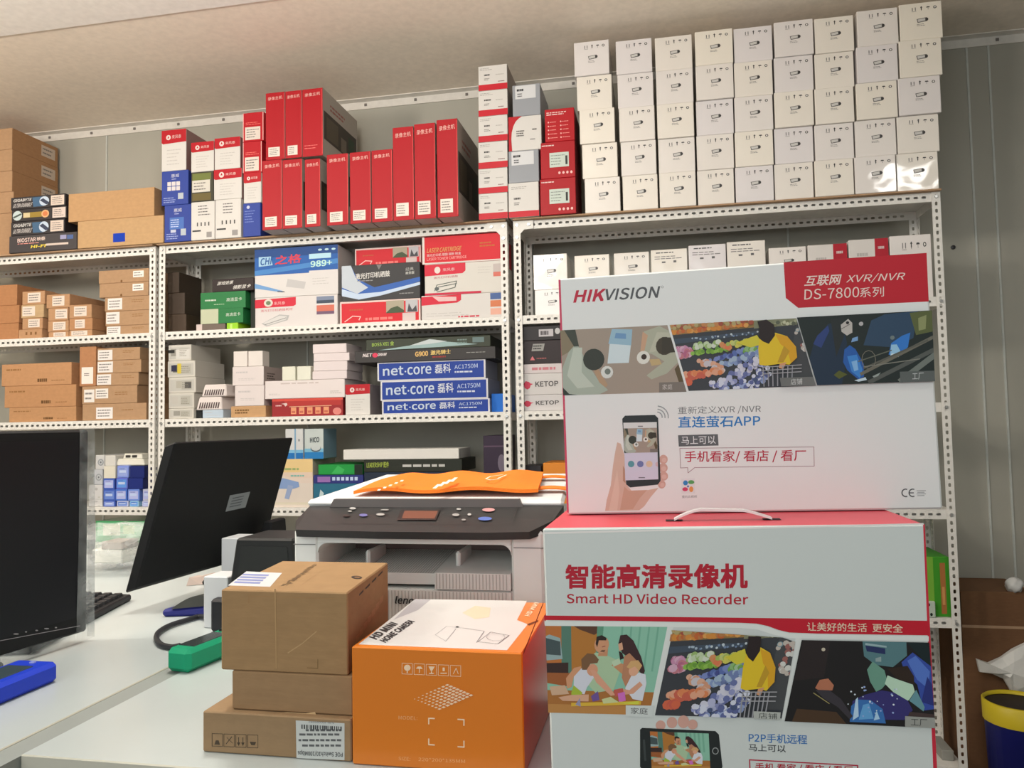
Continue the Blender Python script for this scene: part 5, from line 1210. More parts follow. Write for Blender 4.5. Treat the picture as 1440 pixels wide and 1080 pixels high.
def family(A, s):
    A.rect(0, 0, 1, 1, (138, 190, 166)); A.poly([(0, .55), (0, 1), (.13, 1), (.13, .55)], (186, 112, 56)); A.poly([(.13, .4), (.13, 1), (.21, 1), (.22, .46)], (86, 124, 108)); A.poly([(.22, .44), (.21, 1), (.44, 1), (.44, .5)], (178, 118, 52)); A.poly([(.23, 1), (.28, .96), (.4, .9), (.43, .93), (.43, 1)], (92, 60, 44)); A.rect(.42, .5, .47, 1, (96, 150, 124))
    for k in range(5): A.line([(.62+k*.07, 1), (.63+k*.07, .5)], .0018, (116, 172, 148))
    A.poly([(0, .88), (.03, .90), (.12, .86), (.14, .62), (.0, .6)], (150, 172, 172)); A.poly([(0, .86), (.12, .82), (.125, .66), (0, .67)], (70, 84, 86)); A.poly([(0, .55), (0, .57), (.19, .58), (.19, .46), (.0, .46)], (60, 42, 38)); A.poly([(0, .34), (0, .46), (.2, .46), (.22, .3)], (156, 92, 50))
    A.rect(0, 0, 1, .26, (168, 110, 54)); A.rect(0, 0, 1, .10, (186, 132, 72))
    A.poly([(.36, .34), (.36, .64), (.42, .70), (.50, .68), (.60, .62), (.64, .5), (.6, .28), (.44, .24)], (170, 196, 160)); A.poly([(.44, .66), (.52, .66), (.52, .74), (.45, .74)], (196, 140, 104)); E_(A, s, .465, .79, .088, (206, 150, 114), 1.1); A.poly([(.415, .80), (.42, .88), (.46, .90), (.50, .87), (.50, .84), (.44, .84), (.43, .76)], (46, 34, 30)); A.line([(.47, .765), (.495, .775)], .0008, (150, 80, 70)); A.poly([(.455, .71), (.49, .705), (.5, .73), (.47, .73)], (120, 84, 64)); A.poly([(.56, .56), (.62, .60), (.70, .54), (.66, .46)], (196, 140, 100)); A.poly([(.56, .6), (.62, .64), (.64, .58), (.58, .54)], (186, 208, 176))
    A.poly([(.60, .80), (.61, .9), (.66, .91), (.72, .84), (.80, .66), (.85, .5), (.84, .44), (.76, .56), (.68, .66), (.64, .70)], (62, 38, 40)); A.poly([(.60, .8), (.63, .82), (.645, .74), (.615, .72)], (214, 160, 130)); A.poly([(.66, .66), (.7, .7), (.78, .6), (.76, .44), (.70, .32), (.66, .42)], (182, 128, 96)); A.poly([(.61, .72), (.64, .70), (.66, .64), (.63, .62)], (44, 30, 28))
    A.poly([(.17, .4), (.24, .52), (.30, .54), (.30, .46), (.24, .42), (.22, .30), (.18, .28)], (206, 150, 112)); A.poly([(.24, .42), (.32, .54), (.40, .50), (.42, .42), (.36, .30), (.34, .22), (.24, .24)], (210, 212, 222)); A.poly([(.22, .24), (.24, .32), (.32, .24), (.30, .17), (.22, .18)], (164, 184, 60)); E_(A, s, .40, .50, .07, (212, 152, 120)); A.poly([(.31, .50), (.30, .62), (.35, .69), (.41, .68), (.45, .62), (.44, .58), (.38, .57), (.35, .5)], (120, 88, 60)); A.poly([(.38, .50), (.42, .50), (.58, .28), (.62, .22), (.58, .21), (.44, .36)], (216, 158, 130)); A.poly([(.1, .18), (.22, .21), (.38, .22), (.38, .14), (.14, .14)], (214, 166, 136)); A.poly([(.02, .3), (.16, .32), (.2, .22), (.04, .2)], (206, 170, 140))
    A.poly([(.70, .30), (.74, .44), (.80, .48), (.86, .46), (.88, .36), (.87, .16), (.78, .18)], (214, 216, 224)); E_(A, s, .755, .50, .062, (220, 166, 136)); A.poly([(.69, .54), (.72, .61), (.78, .62), (.82, .56), (.80, .5), (.76, .55), (.72, .52)], (206, 164, 110)); A.poly([(.64, .30), (.74, .28), (.82, .38), (.85, .34), (.78, .24), (.66, .22)], (212, 156, 128)); A.poly([(.6, .28), (.68, .30), (.70, .22), (.62, .20)], (190, 90, 80)); A.poly([(.64, .24), (.70, .26), (.72, .16), (.66, .14)], (206, 110, 190)); A.poly([(.40, .2), (.46, .26), (.48, .16), (.42, .14)], (110, 84, 150))
    A.poly([(.22, .12), (.86, .16), (.86, .12), (.22, .08)], (216, 176, 60)); A.poly([(.5, .17), (.58, .2), (.66, .14), (.52, .12)], (200, 206, 150)); A.poly([(.26, .1), (.30, .18), (.31, .08)], (150, 150, 180)); A.poly([(.64, .13), (.84, .16), (.84, .12)], (206, 206, 70))

# ------------------------------------------------------------------ the two recorder cartons
HW = (205, 211, 208)
HW2 = (228, 230, 228)
YL, YU = -2.335, -2.222
TL = at(763, 747, y=YL); TR = at(1301, 734, y=YL); TL.z, TR.z = 1.0535, 1.0605
BLx = at(776, 1085, y=YL).x; BRx = at(1318.5, 1080, y=YL).x
DL = .26
rt = thing('recorder_carton', ((TL.x+TR.x)/2, YL, DZ), 'white and red recorder carton with a carry handle, standing on the desk', 'box', 'recorder cartons')
hw = mat(HW, .6); hr = mat((200, 34, 52), .35)
mb = MB()
mb.hexa([(BLx, YL, DZ+.0005), (BRx, YL, DZ+.0005), (BRx, YL+DL, DZ+.0005), (BLx, YL+DL, DZ+.0005), TL, TR, (TR.x-.004, YL+DL, TR.z), (TL.x+.004, YL+DL, TL.z)], hr, .002, top=mat((214, 74, 88), .4), front=hw)
mb.build('carton', rt)
A = Art(rt, (TL.x, YL, DZ), (1, 0, 0), (0, 0, 1), 1, 1, .00003, .48)
A.ppoly([(1298, 737), (1300.5, 737), (1318, 1085), (1312.5, 1085)], (196, 40, 60))
A.ppoly([(763.5, 748.5), (1299, 735.6), (1299, 738), (763.5, 751)], (232, 228, 224))
A.part('red_band')
top = [(765, 865.5), (900, 867), (1110, 869.5), (1306.5, 873)]
bot = [(1308, 893.5), (1150, 891), (1110, 889.5), (1095, 886), (1080, 880.5), (1064, 877), (1040, 875.8), (900, 873.5), (765.5, 872)]
A.ppoly([(900, 867), (1110, 869.5), (1306.5, 873), (1308, 893.5), (1150, 891), (1110, 889.5), (1095, 886), (1080, 880.5), (1064, 877), (1040, 875.8), (900, 873.5)], (190, 24, 44))
A.ppoly([(765, 865.5), (900, 867), (900, 873.5), (765.5, 872)], (190, 24, 44))
A.part('white_border')
A.ppoly([(765.5, 873.2), (900, 874.7), (1040, 877), (1064, 878.2), (1080, 881.7), (1095, 887.2), (1110, 890.7), (1150, 892.2), (1306, 894.7), (1306, 902), (1110, 897.5), (1088, 892.5), (1066, 885.5), (1040, 883), (766, 880)], (222, 226, 222))
A.ppoly([(938.5, 881.5), (947, 882), (922, 1006), (912, 1005.5)], (218, 222, 218)); A.ppoly([(1119, 897), (1128, 898.5), (1104, 1013), (1097, 1010.5)], (218, 222, 218))
A.part('lettering')
RT = (178, 24, 46)
A.ptext('智能高清录像机', (796, 827), (1050.5, 826.5), (796, 795), RT, .028)
A.ptext('Smart HD Video Recorder', (797, 848.3), (1052, 850), (797, 834.5), RT, .012)
A.ptext('让美好的生活  更安全', (1135, 887), (1269.5, 889.8), (1135, 875), (226, 206, 180), .008)
pic(A, [(767, 880), (944, 881.5), (920, 1006), (771, 1002)], family, [(767, 880), (938.5, 881.5), (913, 1005.5), (771, 1002)])
A.part('picture_caption'); A.ppoly([(880, 1007), (918, 1008), (921, 992), (880, 991.5)], HW); A.ptext('家庭', (887, 1003.5), (911, 1004.5), (887, 994.5), (70, 70, 70))
pic(A, [(947, 882), (1124, 884), (1104, 1011), (921, 1005.5)], market, [(945, 882.5), (1040, 882.6), (1066, 884.5), (1088, 892), (1104, 896.5), (1119, 897.5), (1099, 1010), (921, 1005.5)])
A.part('picture_caption'); A.ppoly([(1059, 1008.6), (1096, 1010), (1097, 999.5), (1059, 998)], (176, 180, 174)); A.ptext('店铺', (1066, 1008), (1092, 1009.2), (1066, 1000), (70, 72, 70))
pic(A, [(1110, 899), (1306, 903), (1314.5, 1023), (1103, 1013.5)], welder_close, [(1127, 899.5), (1306, 903), (1314.5, 1023), (1103, 1013.5)])
A.part('picture_caption'); A.ppoly([(1272, 1021), (1314.5, 1023), (1313.5, 1008.5), (1272, 1006)], (150, 152, 146)); A.ptext('工厂', (1280, 1019.6), (1303, 1020.8), (1280, 1009.5), (60, 60, 60))
A.part('printed_phone')
for (u, v, a, b) in ((929, 1020, 7, 7), (945, 1016, 7.5, 8), (961, 1014.5, 8, 9), (974, 1018.5, 7, 7)): A.pell(u, v, a, b, (206, 160, 146))
A.ppoly([(900, 1026), (903, 1023.5), (1006, 1028), (1011, 1033), (1016, 1078), (1014, 1085), (905, 1085), (900, 1078)], (34, 40, 40))
A.pell(1006, 1056, 4.6, 5, (150, 154, 154)); A.pell(1006, 1056, 3.4, 3.8, (34, 40, 40)); A.ppoly([(904, 1040), (907, 1040), (909, 1070), (906, 1070)], (60, 66, 66))
pic(A, [(914, 1028.5), (996.5, 1031.5), (999, 1083), (916.5, 1082)], family, name='phone_screen')
A.part('lettering')
A.ptext('P2P手机远程', (1053, 1043.5), (1135, 1046.5), (1053, 1031), (50, 110, 176), .012); A.ptext('马上可以', (1053, 1056), (1105, 1058), (1053, 1046), (66, 68, 72), .012)
A.part('red_frame'); A.line([(1055, 1090), (1054, 1068.5), (1206, 1076.5), (1206, 1090)], .0012, (176, 40, 66), px=True)
A.part('lettering'); A.ptext('手机 看家 / 看店 / 看厂', (1062, 1084), (1199, 1089), (1062, 1072.5), RT, .012)
A.done()
# handle on the lid
mb = MB(); n = 18; hy = -2.285
ha = at(948, 731, y=hy).x; hb_ = at(1085, 733, y=hy).x
vs = []; fs = []
for i in range(n+1):
    t = i/n; x = ha+(hb_-ha)*t
    z = TL.z+(x-TL.x)*.0186+.0005+.0115*min(1, 4*t*(1-t)*1.25)*(1-.35*t)
    for (yy, dz) in ((-.006, 0), (.006, 0), (.006, .0022), (-.006, .0022)): vs.append((x, hy+yy, z+dz))
for i in range(n):
    for k in range(4): fs.append((i*4+k, i*4+(k+1) % 4, (i+1)*4+(k+1) % 4, (i+1)*4+k))
fs += [(3, 2, 1, 0), (n*4, n*4+1, n*4+2, n*4+3)]
mb.raw(vs, fs, mat((232, 232, 230), .3)); h = mb.build('carry_handle', rt); h['label'] = 'white plastic carry handle'
for x in (ha, hb_):
    mb = MB(); z = TL.z+(x-TL.x)*.0186+.0005; mb.poly([(x-.009, hy-.007, z), (x+.009, hy-.007, z+.0002), (x+.009, hy+.007, z+.0002), (x-.009, hy+.007, z)], mat((40, 24, 26), .7)); mb.build('handle_slot', rt)

UTL = at(785, 392, y=YU); UTR = at(1303, 355, y=YU); UBL = at(797, 722, y=YU); UBR = at(1326, 720, y=YU)
zl = lambda x: TL.z+(x-TL.x)/(TR.x-TL.x)*(TR.z-TL.z)+.0012
UBL.z = zl(UBL.x); UBR.z = zl(UBR.x)
DU = .085
ru = thing('recorder_carton', ((UBL.x+UBR.x)/2, YU, UBL.z), 'white recorder carton with a dark red banner, lying upright on the carton with handle', 'box', 'recorder cartons')
mb = MB(); k = Vector((0, DU, 0))
mb.hexa([UBL, UBR, UBR+k, UBL+k, UTL, UTR, UTR+k, UTL+k], hr, .002, top=mat(HW2, .6), front=mat(HW2, .6)); mb.build('carton', ru)
A = Art(ru, (UBL.x, YU, UBL.z), (1, 0, 0), (0, 0, 1), 1, 1, .00003, .48)
A.ppoly([(785.3, 393.5), (788.2, 393.3), (800, 721), (797.3, 721)], (206, 70, 100))
A.part('red_banner'); A.ppoly([(1102, 369), (1303, 355.6), (1306, 424), (1122.5, 433), (1105, 419)], (190, 34, 48))
A.part('brand_lettering')
A.ptext('HIK', (807, 425), (848, 422.6), (811, 409), (190, 34, 62), .03, .0); A.ptext('VISION', (848.5, 422.5), (924.5, 418.6), (852, 406.6), (84, 86, 88), .015, .0); A.pell(931.5, 403.5, 1.8, 1.8, (160, 160, 160)); A.pell(931.5, 403.5, 1.1, 1.1, HW2)
A.part('banner_lettering')
CR = (236, 216, 206)
A.ptext('互联网', (1131, 402.5), (1180, 400), (1134.5, 388), CR, .014); A.ptext('XVR/NVR', (1189, 399.5), (1270, 395.6), (1193.5, 386.5), CR, .0); A.ptext('DS-7800', (1131, 421.6), (1208, 418), (1131.5, 407), CR, 0); A.ptext('系列', (1209, 418.5), (1243, 417), (1209, 404.5), CR, .0)
pic(A, [(788, 464.5), (968, 455.5), (966, 551), (792, 556)], meeting, [(788, 464.5), (938.5, 457.2), (965.5, 551.2), (792, 556)])
A.part('picture_caption'); A.ptext('家庭', (931.5, 548), (945.5, 547.5), (931.5, 540.5), (196, 190, 184))
pic(A, [(941, 457), (1150, 446), (1147, 542.2), (940, 551)], market, [(941.5, 457), (1119.5, 447), (1147, 542.2), (968.5, 550)])
A.part('picture_caption'); A.ppoly([(1098, 543.7), (1146.5, 542), (1143, 530), (1096, 531.5)], (110, 112, 110)); A.ptext('店铺', (1111.5, 541.3), (1127.5, 540.6), (1111.5, 533), (206, 208, 206))
pic(A, [(1119, 447), (1309, 437), (1313.5, 536), (1118, 543)], welder, [(1119.8, 446.5), (1309, 437), (1313.5, 536.5), (1148.5, 542)])
A.part('picture_caption'); A.ppoly([(1265, 538), (1313.5, 536.5), (1312.5, 521.5), (1264, 523)], (92, 98, 96)); A.ptext('工厂', (1281.5, 534.3), (1297.5, 533.6), (1281.5, 525), (200, 204, 204))
A.part('printed_hand')
SK = (206, 178, 160); SKd = (178, 140, 116)
A.ppoly([(868, 622), (873, 624), (878, 640), (880, 680), (888, 690), (912, 689), (926, 686), (915, 699), (906, 712), (899, 717.5), (851, 718.5), (853, 704), (859, 682), (862, 655), (865, 636)], SK)
A.ppoly([(878, 684), (884, 690), (910, 689), (900, 700), (890, 716), (872, 717), (875, 700)], (196, 160, 138)); A.ppoly([(876, 655), (879, 660), (880, 680), (876, 676)], SKd); A.ppoly([(856, 718), (862, 690), (868, 660), (871, 690), (868, 718)], (214, 190, 172))
for (u, v, a, b) in ((933, 646, 6, 6.5), (932.5, 658, 6.5, 6.5), (933, 669.5, 6.5, 6.5), (930.5, 681, 5.5, 6)): A.pell(u, v, a, b, (206, 164, 150)); A.pell(u+1, v+1, a*.55, b*.5, (216, 180, 168))
A.part('printed_phone')
A.ppoly([(875, 589), (879, 584.5), (921, 583.5), (925.5, 588), (929, 676), (925, 681.5), (886, 685.5), (880.5, 681)], (40, 46, 48))
A.ppoly([(876.5, 594.5), (923.5, 593.5), (925.8, 674), (879.3, 675.5)], (214, 216, 214)); A.ppoly([(878, 637), (924.6, 636), (925.6, 674), (879.3, 675.5)], (204, 204, 220))
pic(A, [(877, 602.5), (923.8, 601.5), (924.6, 636), (878, 637)], meeting, name='phone_screen')
A.part('app_icons')
for u, c in ((887.5, (90, 150, 160)), (900.5, (110, 120, 170)), (913, (216, 190, 160))): A.pell(u, 652.5, 4.6, 4.6, c)
A.ppoly([(925, 649), (925.2, 656.5), (922, 655), (921.5, 651)], (206, 180, 186)); A.prect(898, 671, 907, 672.3, (110, 110, 120)); A.prect(897, 598.7, 904, 600.2, (120, 120, 120))
A.part('signal_arcs')
for r_ in (7, 11, 15.5):
    pts = [(924+r_*math.cos(t)*1.02, 586.5-r_*math.sin(t)) for t in [math.radians(x) for x in range(-5, 86, 15)]]
    A.line(pts, .0012, (150, 154, 156), px=True)
A.part('lettering')
GT = (112, 114, 116)
A.ptext('重新定义XVR /NVR', (953.5, 583.5), (1070, 581), (953.5, 572), GT, .0); A.ptext('直连萤石APP', (954, 601.8), (1069, 599.5), (954, 586), (36, 120, 190), .012)
A.ppoly([(954.5, 628), (1010.5, 626.5), (1009.5, 610.5), (953.5, 612)], (96, 98, 100)); A.ptext('马上可以', (958.5, 625.2), (1006.5, 624), (958, 613.8), (226, 228, 228), .004)
A.ptext('手机看家/ 看店 / 看厂', (963, 651.3), (1133.5, 649.5), (963, 634.5), (182, 30, 60), .008)
A.part('speech_frame'); A.line([(977, 657.5), (1145, 655.5), (1144.5, 628.5), (956, 630.5), (957, 658), (967, 657.6), (967.5, 665), (977, 657.5)], .0006, (150, 110, 116), px=True)
A.part('app_mark')
A.ppoly([(958.5, 694), (977.5, 693.5), (977, 672.5), (958, 673)], (222, 222, 222))
for u, v, a, b, c in ((964, 679, 3.4, 3.6, (50, 130, 190)), (972, 678, 4.4, 2.8, (90, 160, 90)), (963.5, 688, 4, 2.8, (206, 60, 100)), (972, 688, 3, 4, (226, 150, 80)), (967.5, 684, 1.6, 1.6, (110, 130, 180))): A.pell(u, v, a, b, c)
A.part('lettering'); A.ptext('萤石云视频', (959, 700.5), (980, 700), (959, 696.8), GT)
A.part('approval_mark'); CEG = (84, 86, 88)
for cx_ in (1273.5, 1283.5):
    A.line([(cx_+5.2*math.cos(math.radians(t)), 693-5.2*math.sin(math.radians(t))) for t in range(70, 291, 20)], .0012, CEG, px=True)
A.line([(1279, 693), (1284.5, 693)], .0011, CEG, px=True)
for k in range(4): A.ppoly([(1289+k % 2, 690.6+k*2.3), (1302-(k % 2)*2, 690.4+k*2.3), (1302-(k % 2)*2, 689.4+k*2.3), (1289+k % 2, 689.6+k*2.3)], (150, 152, 154))
A.done()

# ------------------------------------------------------------------ the printer
PX0, PX1, PY0, PY1 = -.274, .146, -1.95, -1.52
pt = thing('printer', (-.06, (PY0+PY1)/2, DZ), 'light grey laser printer with dark control panel on the front desk', 'printer')
pb = mat((226, 229, 225), .45); pdk = mat((54, 53, 53), .4); prd = mat((128, 112, 108), .6)
cx0 = at(447, 790, y=PY0).x; cx1 = at(719, 790, y=PY0).x; cz1 = at(580, 765, y=PY0).z; cz0 = at(660, 829, y=PY0).z
m = MB()
ZB = .996
m.box(PX0, cx0, PY0, PY1, DZ+.006, ZB, pb, .004); m.box(cx1, PX1, PY0, PY1, DZ+.006, ZB, pb, .004)
m.box(cx0, cx1, PY0, PY1, cz1, ZB, pb, .001); m.box(cx0, cx1, PY0+.16, PY1, DZ+.006, cz1, prd)
m.box(cx0, cx1, PY0+.003, PY0+.16, DZ+.006, cz0-.002, pb)
for sx, s in ((cx0, 1), (cx1, -1)):       # rounded upper corners of the opening
    pts = [(sx, PY0, cz1)]+[(sx+s*.016*(1-math.sin(t)), PY0, cz1-.016*(1-math.cos(t))) for t in [i*math.pi/12 for i in range(7)]]
    m.prism(pts, (0, .14, 0), pb)
m.build('body', pt)
m = MB()
for z in (at(430, 765, y=PY0).z,):
    m.box(PX0-.0005, cx0-.004, PY0-.0008, PY0+.2, z-.0012, z, mat((120, 120, 118), .6)); m.box(cx1+.004, PX1+.0005, PY0-.0008, PY0+.2, at(740, 770, y=PY0).z-.0012, at(740, 770, y=PY0).z, mat((120, 120, 118), .6))
m.build('seam_line', pt)
# output tray with ribs and guides
rib = mat((230, 229, 225), .5); ribd = mat((176, 173, 169), .6)
m = MB(); tz1 = at(660, 806, y=PY0).z; xs = at(612, 806, y=PY0).x
m.hexa([(xs, PY0-.003, cz0), (cx1-.001, PY0-.003, cz0), (cx1-.001, PY0+.15, cz0+.02), (xs, PY0+.15, cz0+.02), (xs, PY0-.003, tz1), (cx1-.001, PY0-.003, tz1), (cx1-.001, PY0+.15, tz1+.012), (xs, PY0+.15, tz1+.012)], rib)
n = 22
for i in range(n):
    x = xs+.002+(cx1-xs-.005)*i/n; m.box(x, x+.0016, PY0-.0036, PY0-.0029, cz0+.001, tz1-.001, ribd)
m.build('output_tray', pt)
m = MB(); m.hexa([(cx0+.001, PY0+.012, cz0+.004), (xs-.001, PY0+.012, cz0+.004), (xs-.001, PY0+.15, cz0+.02), (cx0+.001, PY0+.15, cz0+.02), (cx0+.001, PY0+.012, tz1-.004), (xs-.001, PY0+.012, tz1-.004), (xs-.001, PY0+.15, tz1+.012), (cx0+.001, PY0+.15, tz1+.012)], rib)
for i in range(n*2):
    x = cx0+.004+(xs-cx0-.008)*i/(n*2); m.hexa([(x, PY0+.014, tz1-.0042), (x+.0012, PY0+.014, tz1-.0042), (x+.0012, PY0+.148, tz1+.0118), (x, PY0+.148, tz1+.0118), (x, PY0+.014, tz1-.0034), (x+.0012, PY0+.014, tz1-.0034), (x+.0012, PY0+.148, tz1+.0126), (x, PY0+.148, tz1+.0126)], ribd)
floorp = m.build('tray_floor', pt)
for u in (520, 646):
    x = at(u, 795, y=PY0+.05).x; m = MB(); m.box(x-.004, x+.004, PY0+.04, PY0+.12, tz1+.001, tz1+.027, pb, .003); m.build('paper_guide', floorp)
m = MB(); lz = cz0-.003; m.box(cx0+.001, cx1-.001, PY0-.002, PY0+.004, DZ+.03, lz, rib)
for i in range(56):
    x = cx0+.002+(cx1-cx0-.006)*i/56; m.box(x, x+.0013, PY0-.0027, PY0-.0019, DZ+.032, lz-.001, ribd)
drawer = m.build('paper_drawer', pt)
A = Art(drawer, (cx0, PY0-.0032, DZ), (1, 0, 0), (0, 0, 1), 1, 1, .0003); A.part('brand_lettering'); A.ptext('lenovo', (556, 848.5), (597, 850), (556, 838), (44, 44, 46), .02, .2); A.done()
# control panel: dark tilted slab
m = MB()
lf = [(PX0-.004, PY0+.015, 1.0085), (PX0+.012, PY0-.018, .9985), (-.12, PY0-.026, .9975), (.06, PY0-.026, .9975), (PX1-.018, PY0-.02, .9985), (PX1+.012, PY0+.03, 1.010), (PX1+.022, -1.862, 1.0275), (PX0-.014, -1.862, 1.0255)]
lo = [(x, y+.004 if y < PY0 else y, z-.012 if y < PY0+.02 else .994) for x, y, z in lf]
m.poly(lf, pdk); m.poly([tuple(p) for p in lo[::-1]], pdk)
for i in range(len(lf)):
    j = (i+1) % len(lf); m.poly([lo[i], lo[j], lf[j], lf[i]], pdk)
cpn = m.build('control_panel', pt)
z_of = lambda y: .9975+(y-(PY0-.026))/(-1.862-(PY0-.026))*.029
A = Art(cpn, (0, PY0-.026, .9975+.0012), (1, 0, 0), (0, (-1.862-(PY0-.026)), .029), 1, 1, .0003, .35)
A.part('display'); A.ppoly([(558, 731.5), (613, 731.5), (619, 716.5), (564, 716)], (46, 40, 40)); A.ppoly([(565, 729.5), (611, 729.5), (616, 719), (569, 718.5)], (120, 74, 58))
A.part('panel_frame'); A.line([(452, 735), (560, 735.8), (700, 737), (720, 735), (728, 714)], .0009, (44, 42, 42), px=True)
A.part('panel_button')
for i, (u, v, a, b, c) in enumerate(((496, 715, 4.6, 1.6, (176, 174, 172)), (492, 719, 3, 1.2, (150, 148, 146)), (487, 725, 5, 1.6, (50, 48, 48)), (511, 724.5, 6, 2, (110, 110, 166)), (535, 723.5, 6, 1.8, (170, 168, 166)), (541, 717, 6, .9, (150, 148, 146)), (645, 716, 3.4, 1.2, (176, 174, 172)), (641, 724, 5, 2, (166, 164, 162)), (660, 723.5, 2.6, 1.6, (190, 188, 186)), (652, 731, 3, 1.2, (150, 148, 146)), (687, 717, 9, 2.6, (206, 150, 150)), (682, 729.5, 10, 2.6, (90, 116, 190)))):
    A.part('panel_button', new=True); A.pell(u, v, a, b, c, 12)
A.done()
# scanner lid
LY0, LY1 = -1.862, -1.50
lid = lambda y: 1.036+(y-LY0)*.060
m = MB()
lw = mat((222, 226, 226), .4)
m.hexa([(PX0-.020, LY0, 1.024), (PX1+.022, LY0, 1.024), (PX1-.008, LY1, 1.040), (PX0-.006, LY1, 1.040), (PX0-.020, LY0, lid(LY0)), (PX1+.022, LY0, lid(LY0)), (PX1-.008, LY1, lid(LY1)), (PX0-.006, LY1, lid(LY1))], lw, .005)
lidp = m.build('scanner_lid', pt)
m = MB(); g0 = at(470, 706, y=LY0-.004).x; g1 = at(730, 706, y=LY0-.004).x
m.prism([(g0-.008, LY0-.006, 1.0245), (g1+.008, LY0-.006, 1.0245), (g1, LY0-.006, 1.0385), (g0, LY0-.006, 1.0385)], (0, .012, 0), mat((112, 108, 106), .5)); m.build('lid_grip', lidp)

# orange shopping bag on the printer
def bagpt(u, v):
    for _ in range(8):
        pass
    lo_, hi_ = LY0, LY1
    for _ in range(40):
        y = (lo_+hi_)/2; p = at(u, v, y=y)
        if p.z > lid(y)+.006: lo_ = y
        else: hi_ = y
    return p
bt = thing('shopping_bag', bagpt(630, 685), 'flat orange non woven bag lying on the printer lid', 'bag')
om = mat((240, 126, 36), .75, 'cloth')
NX, NY = 26, 8
def sheet(fn, th, mt, nx, ny):
    mb = MB(); T_ = []; B_ = []
    for j in range(ny+1):
        for i in range(nx+1):
            p = fn(i/nx, j/ny); T_.append(p); B_.append((p[0], p[1], p[2]-th))
    vs = T_+B_; o = len(T_); fs = []
    for j in range(ny):
        for i in range(nx):
            a = j*(nx+1)+i; fs.append((a, a+1, a+nx+2, a+nx+1)); fs.append((o+a, o+a+nx+1, o+a+nx+2, o+a+1))
    for i in range(nx):
        a = i; fs.append((a, o+a, o+a+1, a+1)); a = ny*(nx+1)+i; fs.append((a, a+1, o+a+1, o+a))
    for j in range(ny):
        a = j*(nx+1); fs.append((a, a+nx+1, o+a+nx+1, o+a)); a = j*(nx+1)+nx; fs.append((a, o+a, o+a+nx+1, a+nx+1))
    mb.raw(vs, fs, mt); return mb
c00, c10, c11, c01 = bagpt(497, 694), bagpt(757, 694), bagpt(764, 668.5), bagpt(556, 671.5)
def bagf(a, b):
    p = c00*(1-a)*(1-b)+c10*a*(1-b)+c11*a*b+c01*(1-a)*b
    w = .0035*math.sin(a*9+b*2)*math.sin(b*3.1+.2)+.003*math.sin(a*17)*b
    return (p.x, p.y, lid(p.y)+.0155+w+(.003*math.sin(a*12) if b == 0 else 0)-.005*(1-a)**6)
sheet(bagf, .006, om, NX, NY).build('bag_body', bt, smooth=False)
for (a0, b0, a1, b1) in ((.97, .92, 1.0, .80), (.97, .30, 1.0, .16)):
    def hf(a, b, b0=b0, b1=b1):
        q = Vector(bagf(.985, b0*(1-b)+b1*b)); q.x += a*.085; q.z = lid(q.y)+.0075+.002*math.sin(a*5); return tuple(q)
    sheet(hf, .002, om, 8, 2).build('bag_handle', bt)
A = Art(bt, (c00.x, c00.y, lid(c00.y)+.0235), (1, 0, 0), (0, 1, .06), 1, 1, .0002, .7)
A.part('white_print')
PWH = (244, 226, 210)
for k in range(5): A.ppoly([(530+k*8, 690-k*3.2), (534+k*8, 690-k*3.2), (536+k*8, 688-k*3.2), (532+k*8, 688-k*3.2)], PWH)
for k in range(4): A.ppoly([(608+k*8, 687-k*3), (613+k*8, 687-k*3), (620+k*8, 681-k*3), (615+k*8, 681-k*3)], PWH)
A.line([(707, 667.5), (690, 670), (683, 673.5), (690, 675.5), (702, 674)], .0030, PWH, px=True)
A.line([(700, 673), (712, 668)], .0030, PWH, px=True)
A.done()

# ------------------------------------------------------------------ monitors, keyboard and the small things on the desk
blk = mat((19, 20, 22), .6); blk2 = mat((22, 23, 28), .3); gry = mat((64, 64, 64), .5)
# monitor seen from behind
NB = at(191, 829, y=-1.70); NT = at(247, 621, y=-1.70); FT = at(413, 610, y=-1.24); FT.z = NT.z
FB = FT+(NB-NT)
th = Vector((-.028, 0, -.009))*-1
mo = thing('monitor', ((NB.x+FB.x)/2+.05, -1.47, DZ), 'black monitor seen from behind with a small grey sticker', 'monitor')
m = MB(); m.hexa([NB-th, NB, FB, FB-th, NT-th, NT, FT, FT-th], blk, .004); shell = m.build('back_shell', mo)
m = MB(); e = Vector((-.0295, 0, -.0085)); ins = .03
def mp(a, b): return NB*(1-a)*(1-b)+FB*a*(1-b)+NT*(1-a)*b+FT*a*b
m.poly([mp(.03, .05)+e, mp(.03, .95)+e, mp(.97, .95)+e, mp(.97, .05)+e], blk2); m.build('screen', mo)
ex = (FB-NB).normalized(); ey = (NT-NB).normalized()
A = Art(shell, NB+Vector((.0004, 0, 0)), ex, ey, 1, 1, .0006, .5); A.part('label_sticker')
A.ppoly([(315, 722.5), (343, 717), (349.5, 695), (321, 699.5)], (150, 156, 160)); 
for k in range(4): A.ppoly([(320+k*1.4, 716.5-k*4), (336+k*1.4, 713.5-k*4), (336.6+k*1.4, 712.2-k*4), (320.6+k*1.4, 715-k*4)], (96, 100, 106))
A.done()
m = MB(); cxm = (NB.x+FB.x)/2; m.hexa([(cxm+.015, -1.33, DZ+.012), (cxm+.10, -1.33, DZ+.012), (cxm+.10, -1.25, DZ+.012), (cxm+.015, -1.25, DZ+.012), (cxm+.07, -1.33, .93), (cxm+.09, -1.33, .93), (cxm+.09, -1.25, .93), (cxm+.07, -1.25, .93)], blk, .004); m.build('stand_neck', mo)
m = MB(); m.box(cxm-.06, cxm+.11, -1.40, -1.20, DZ+.0004, DZ+.012, blk, .004); m.build('stand_base', mo)
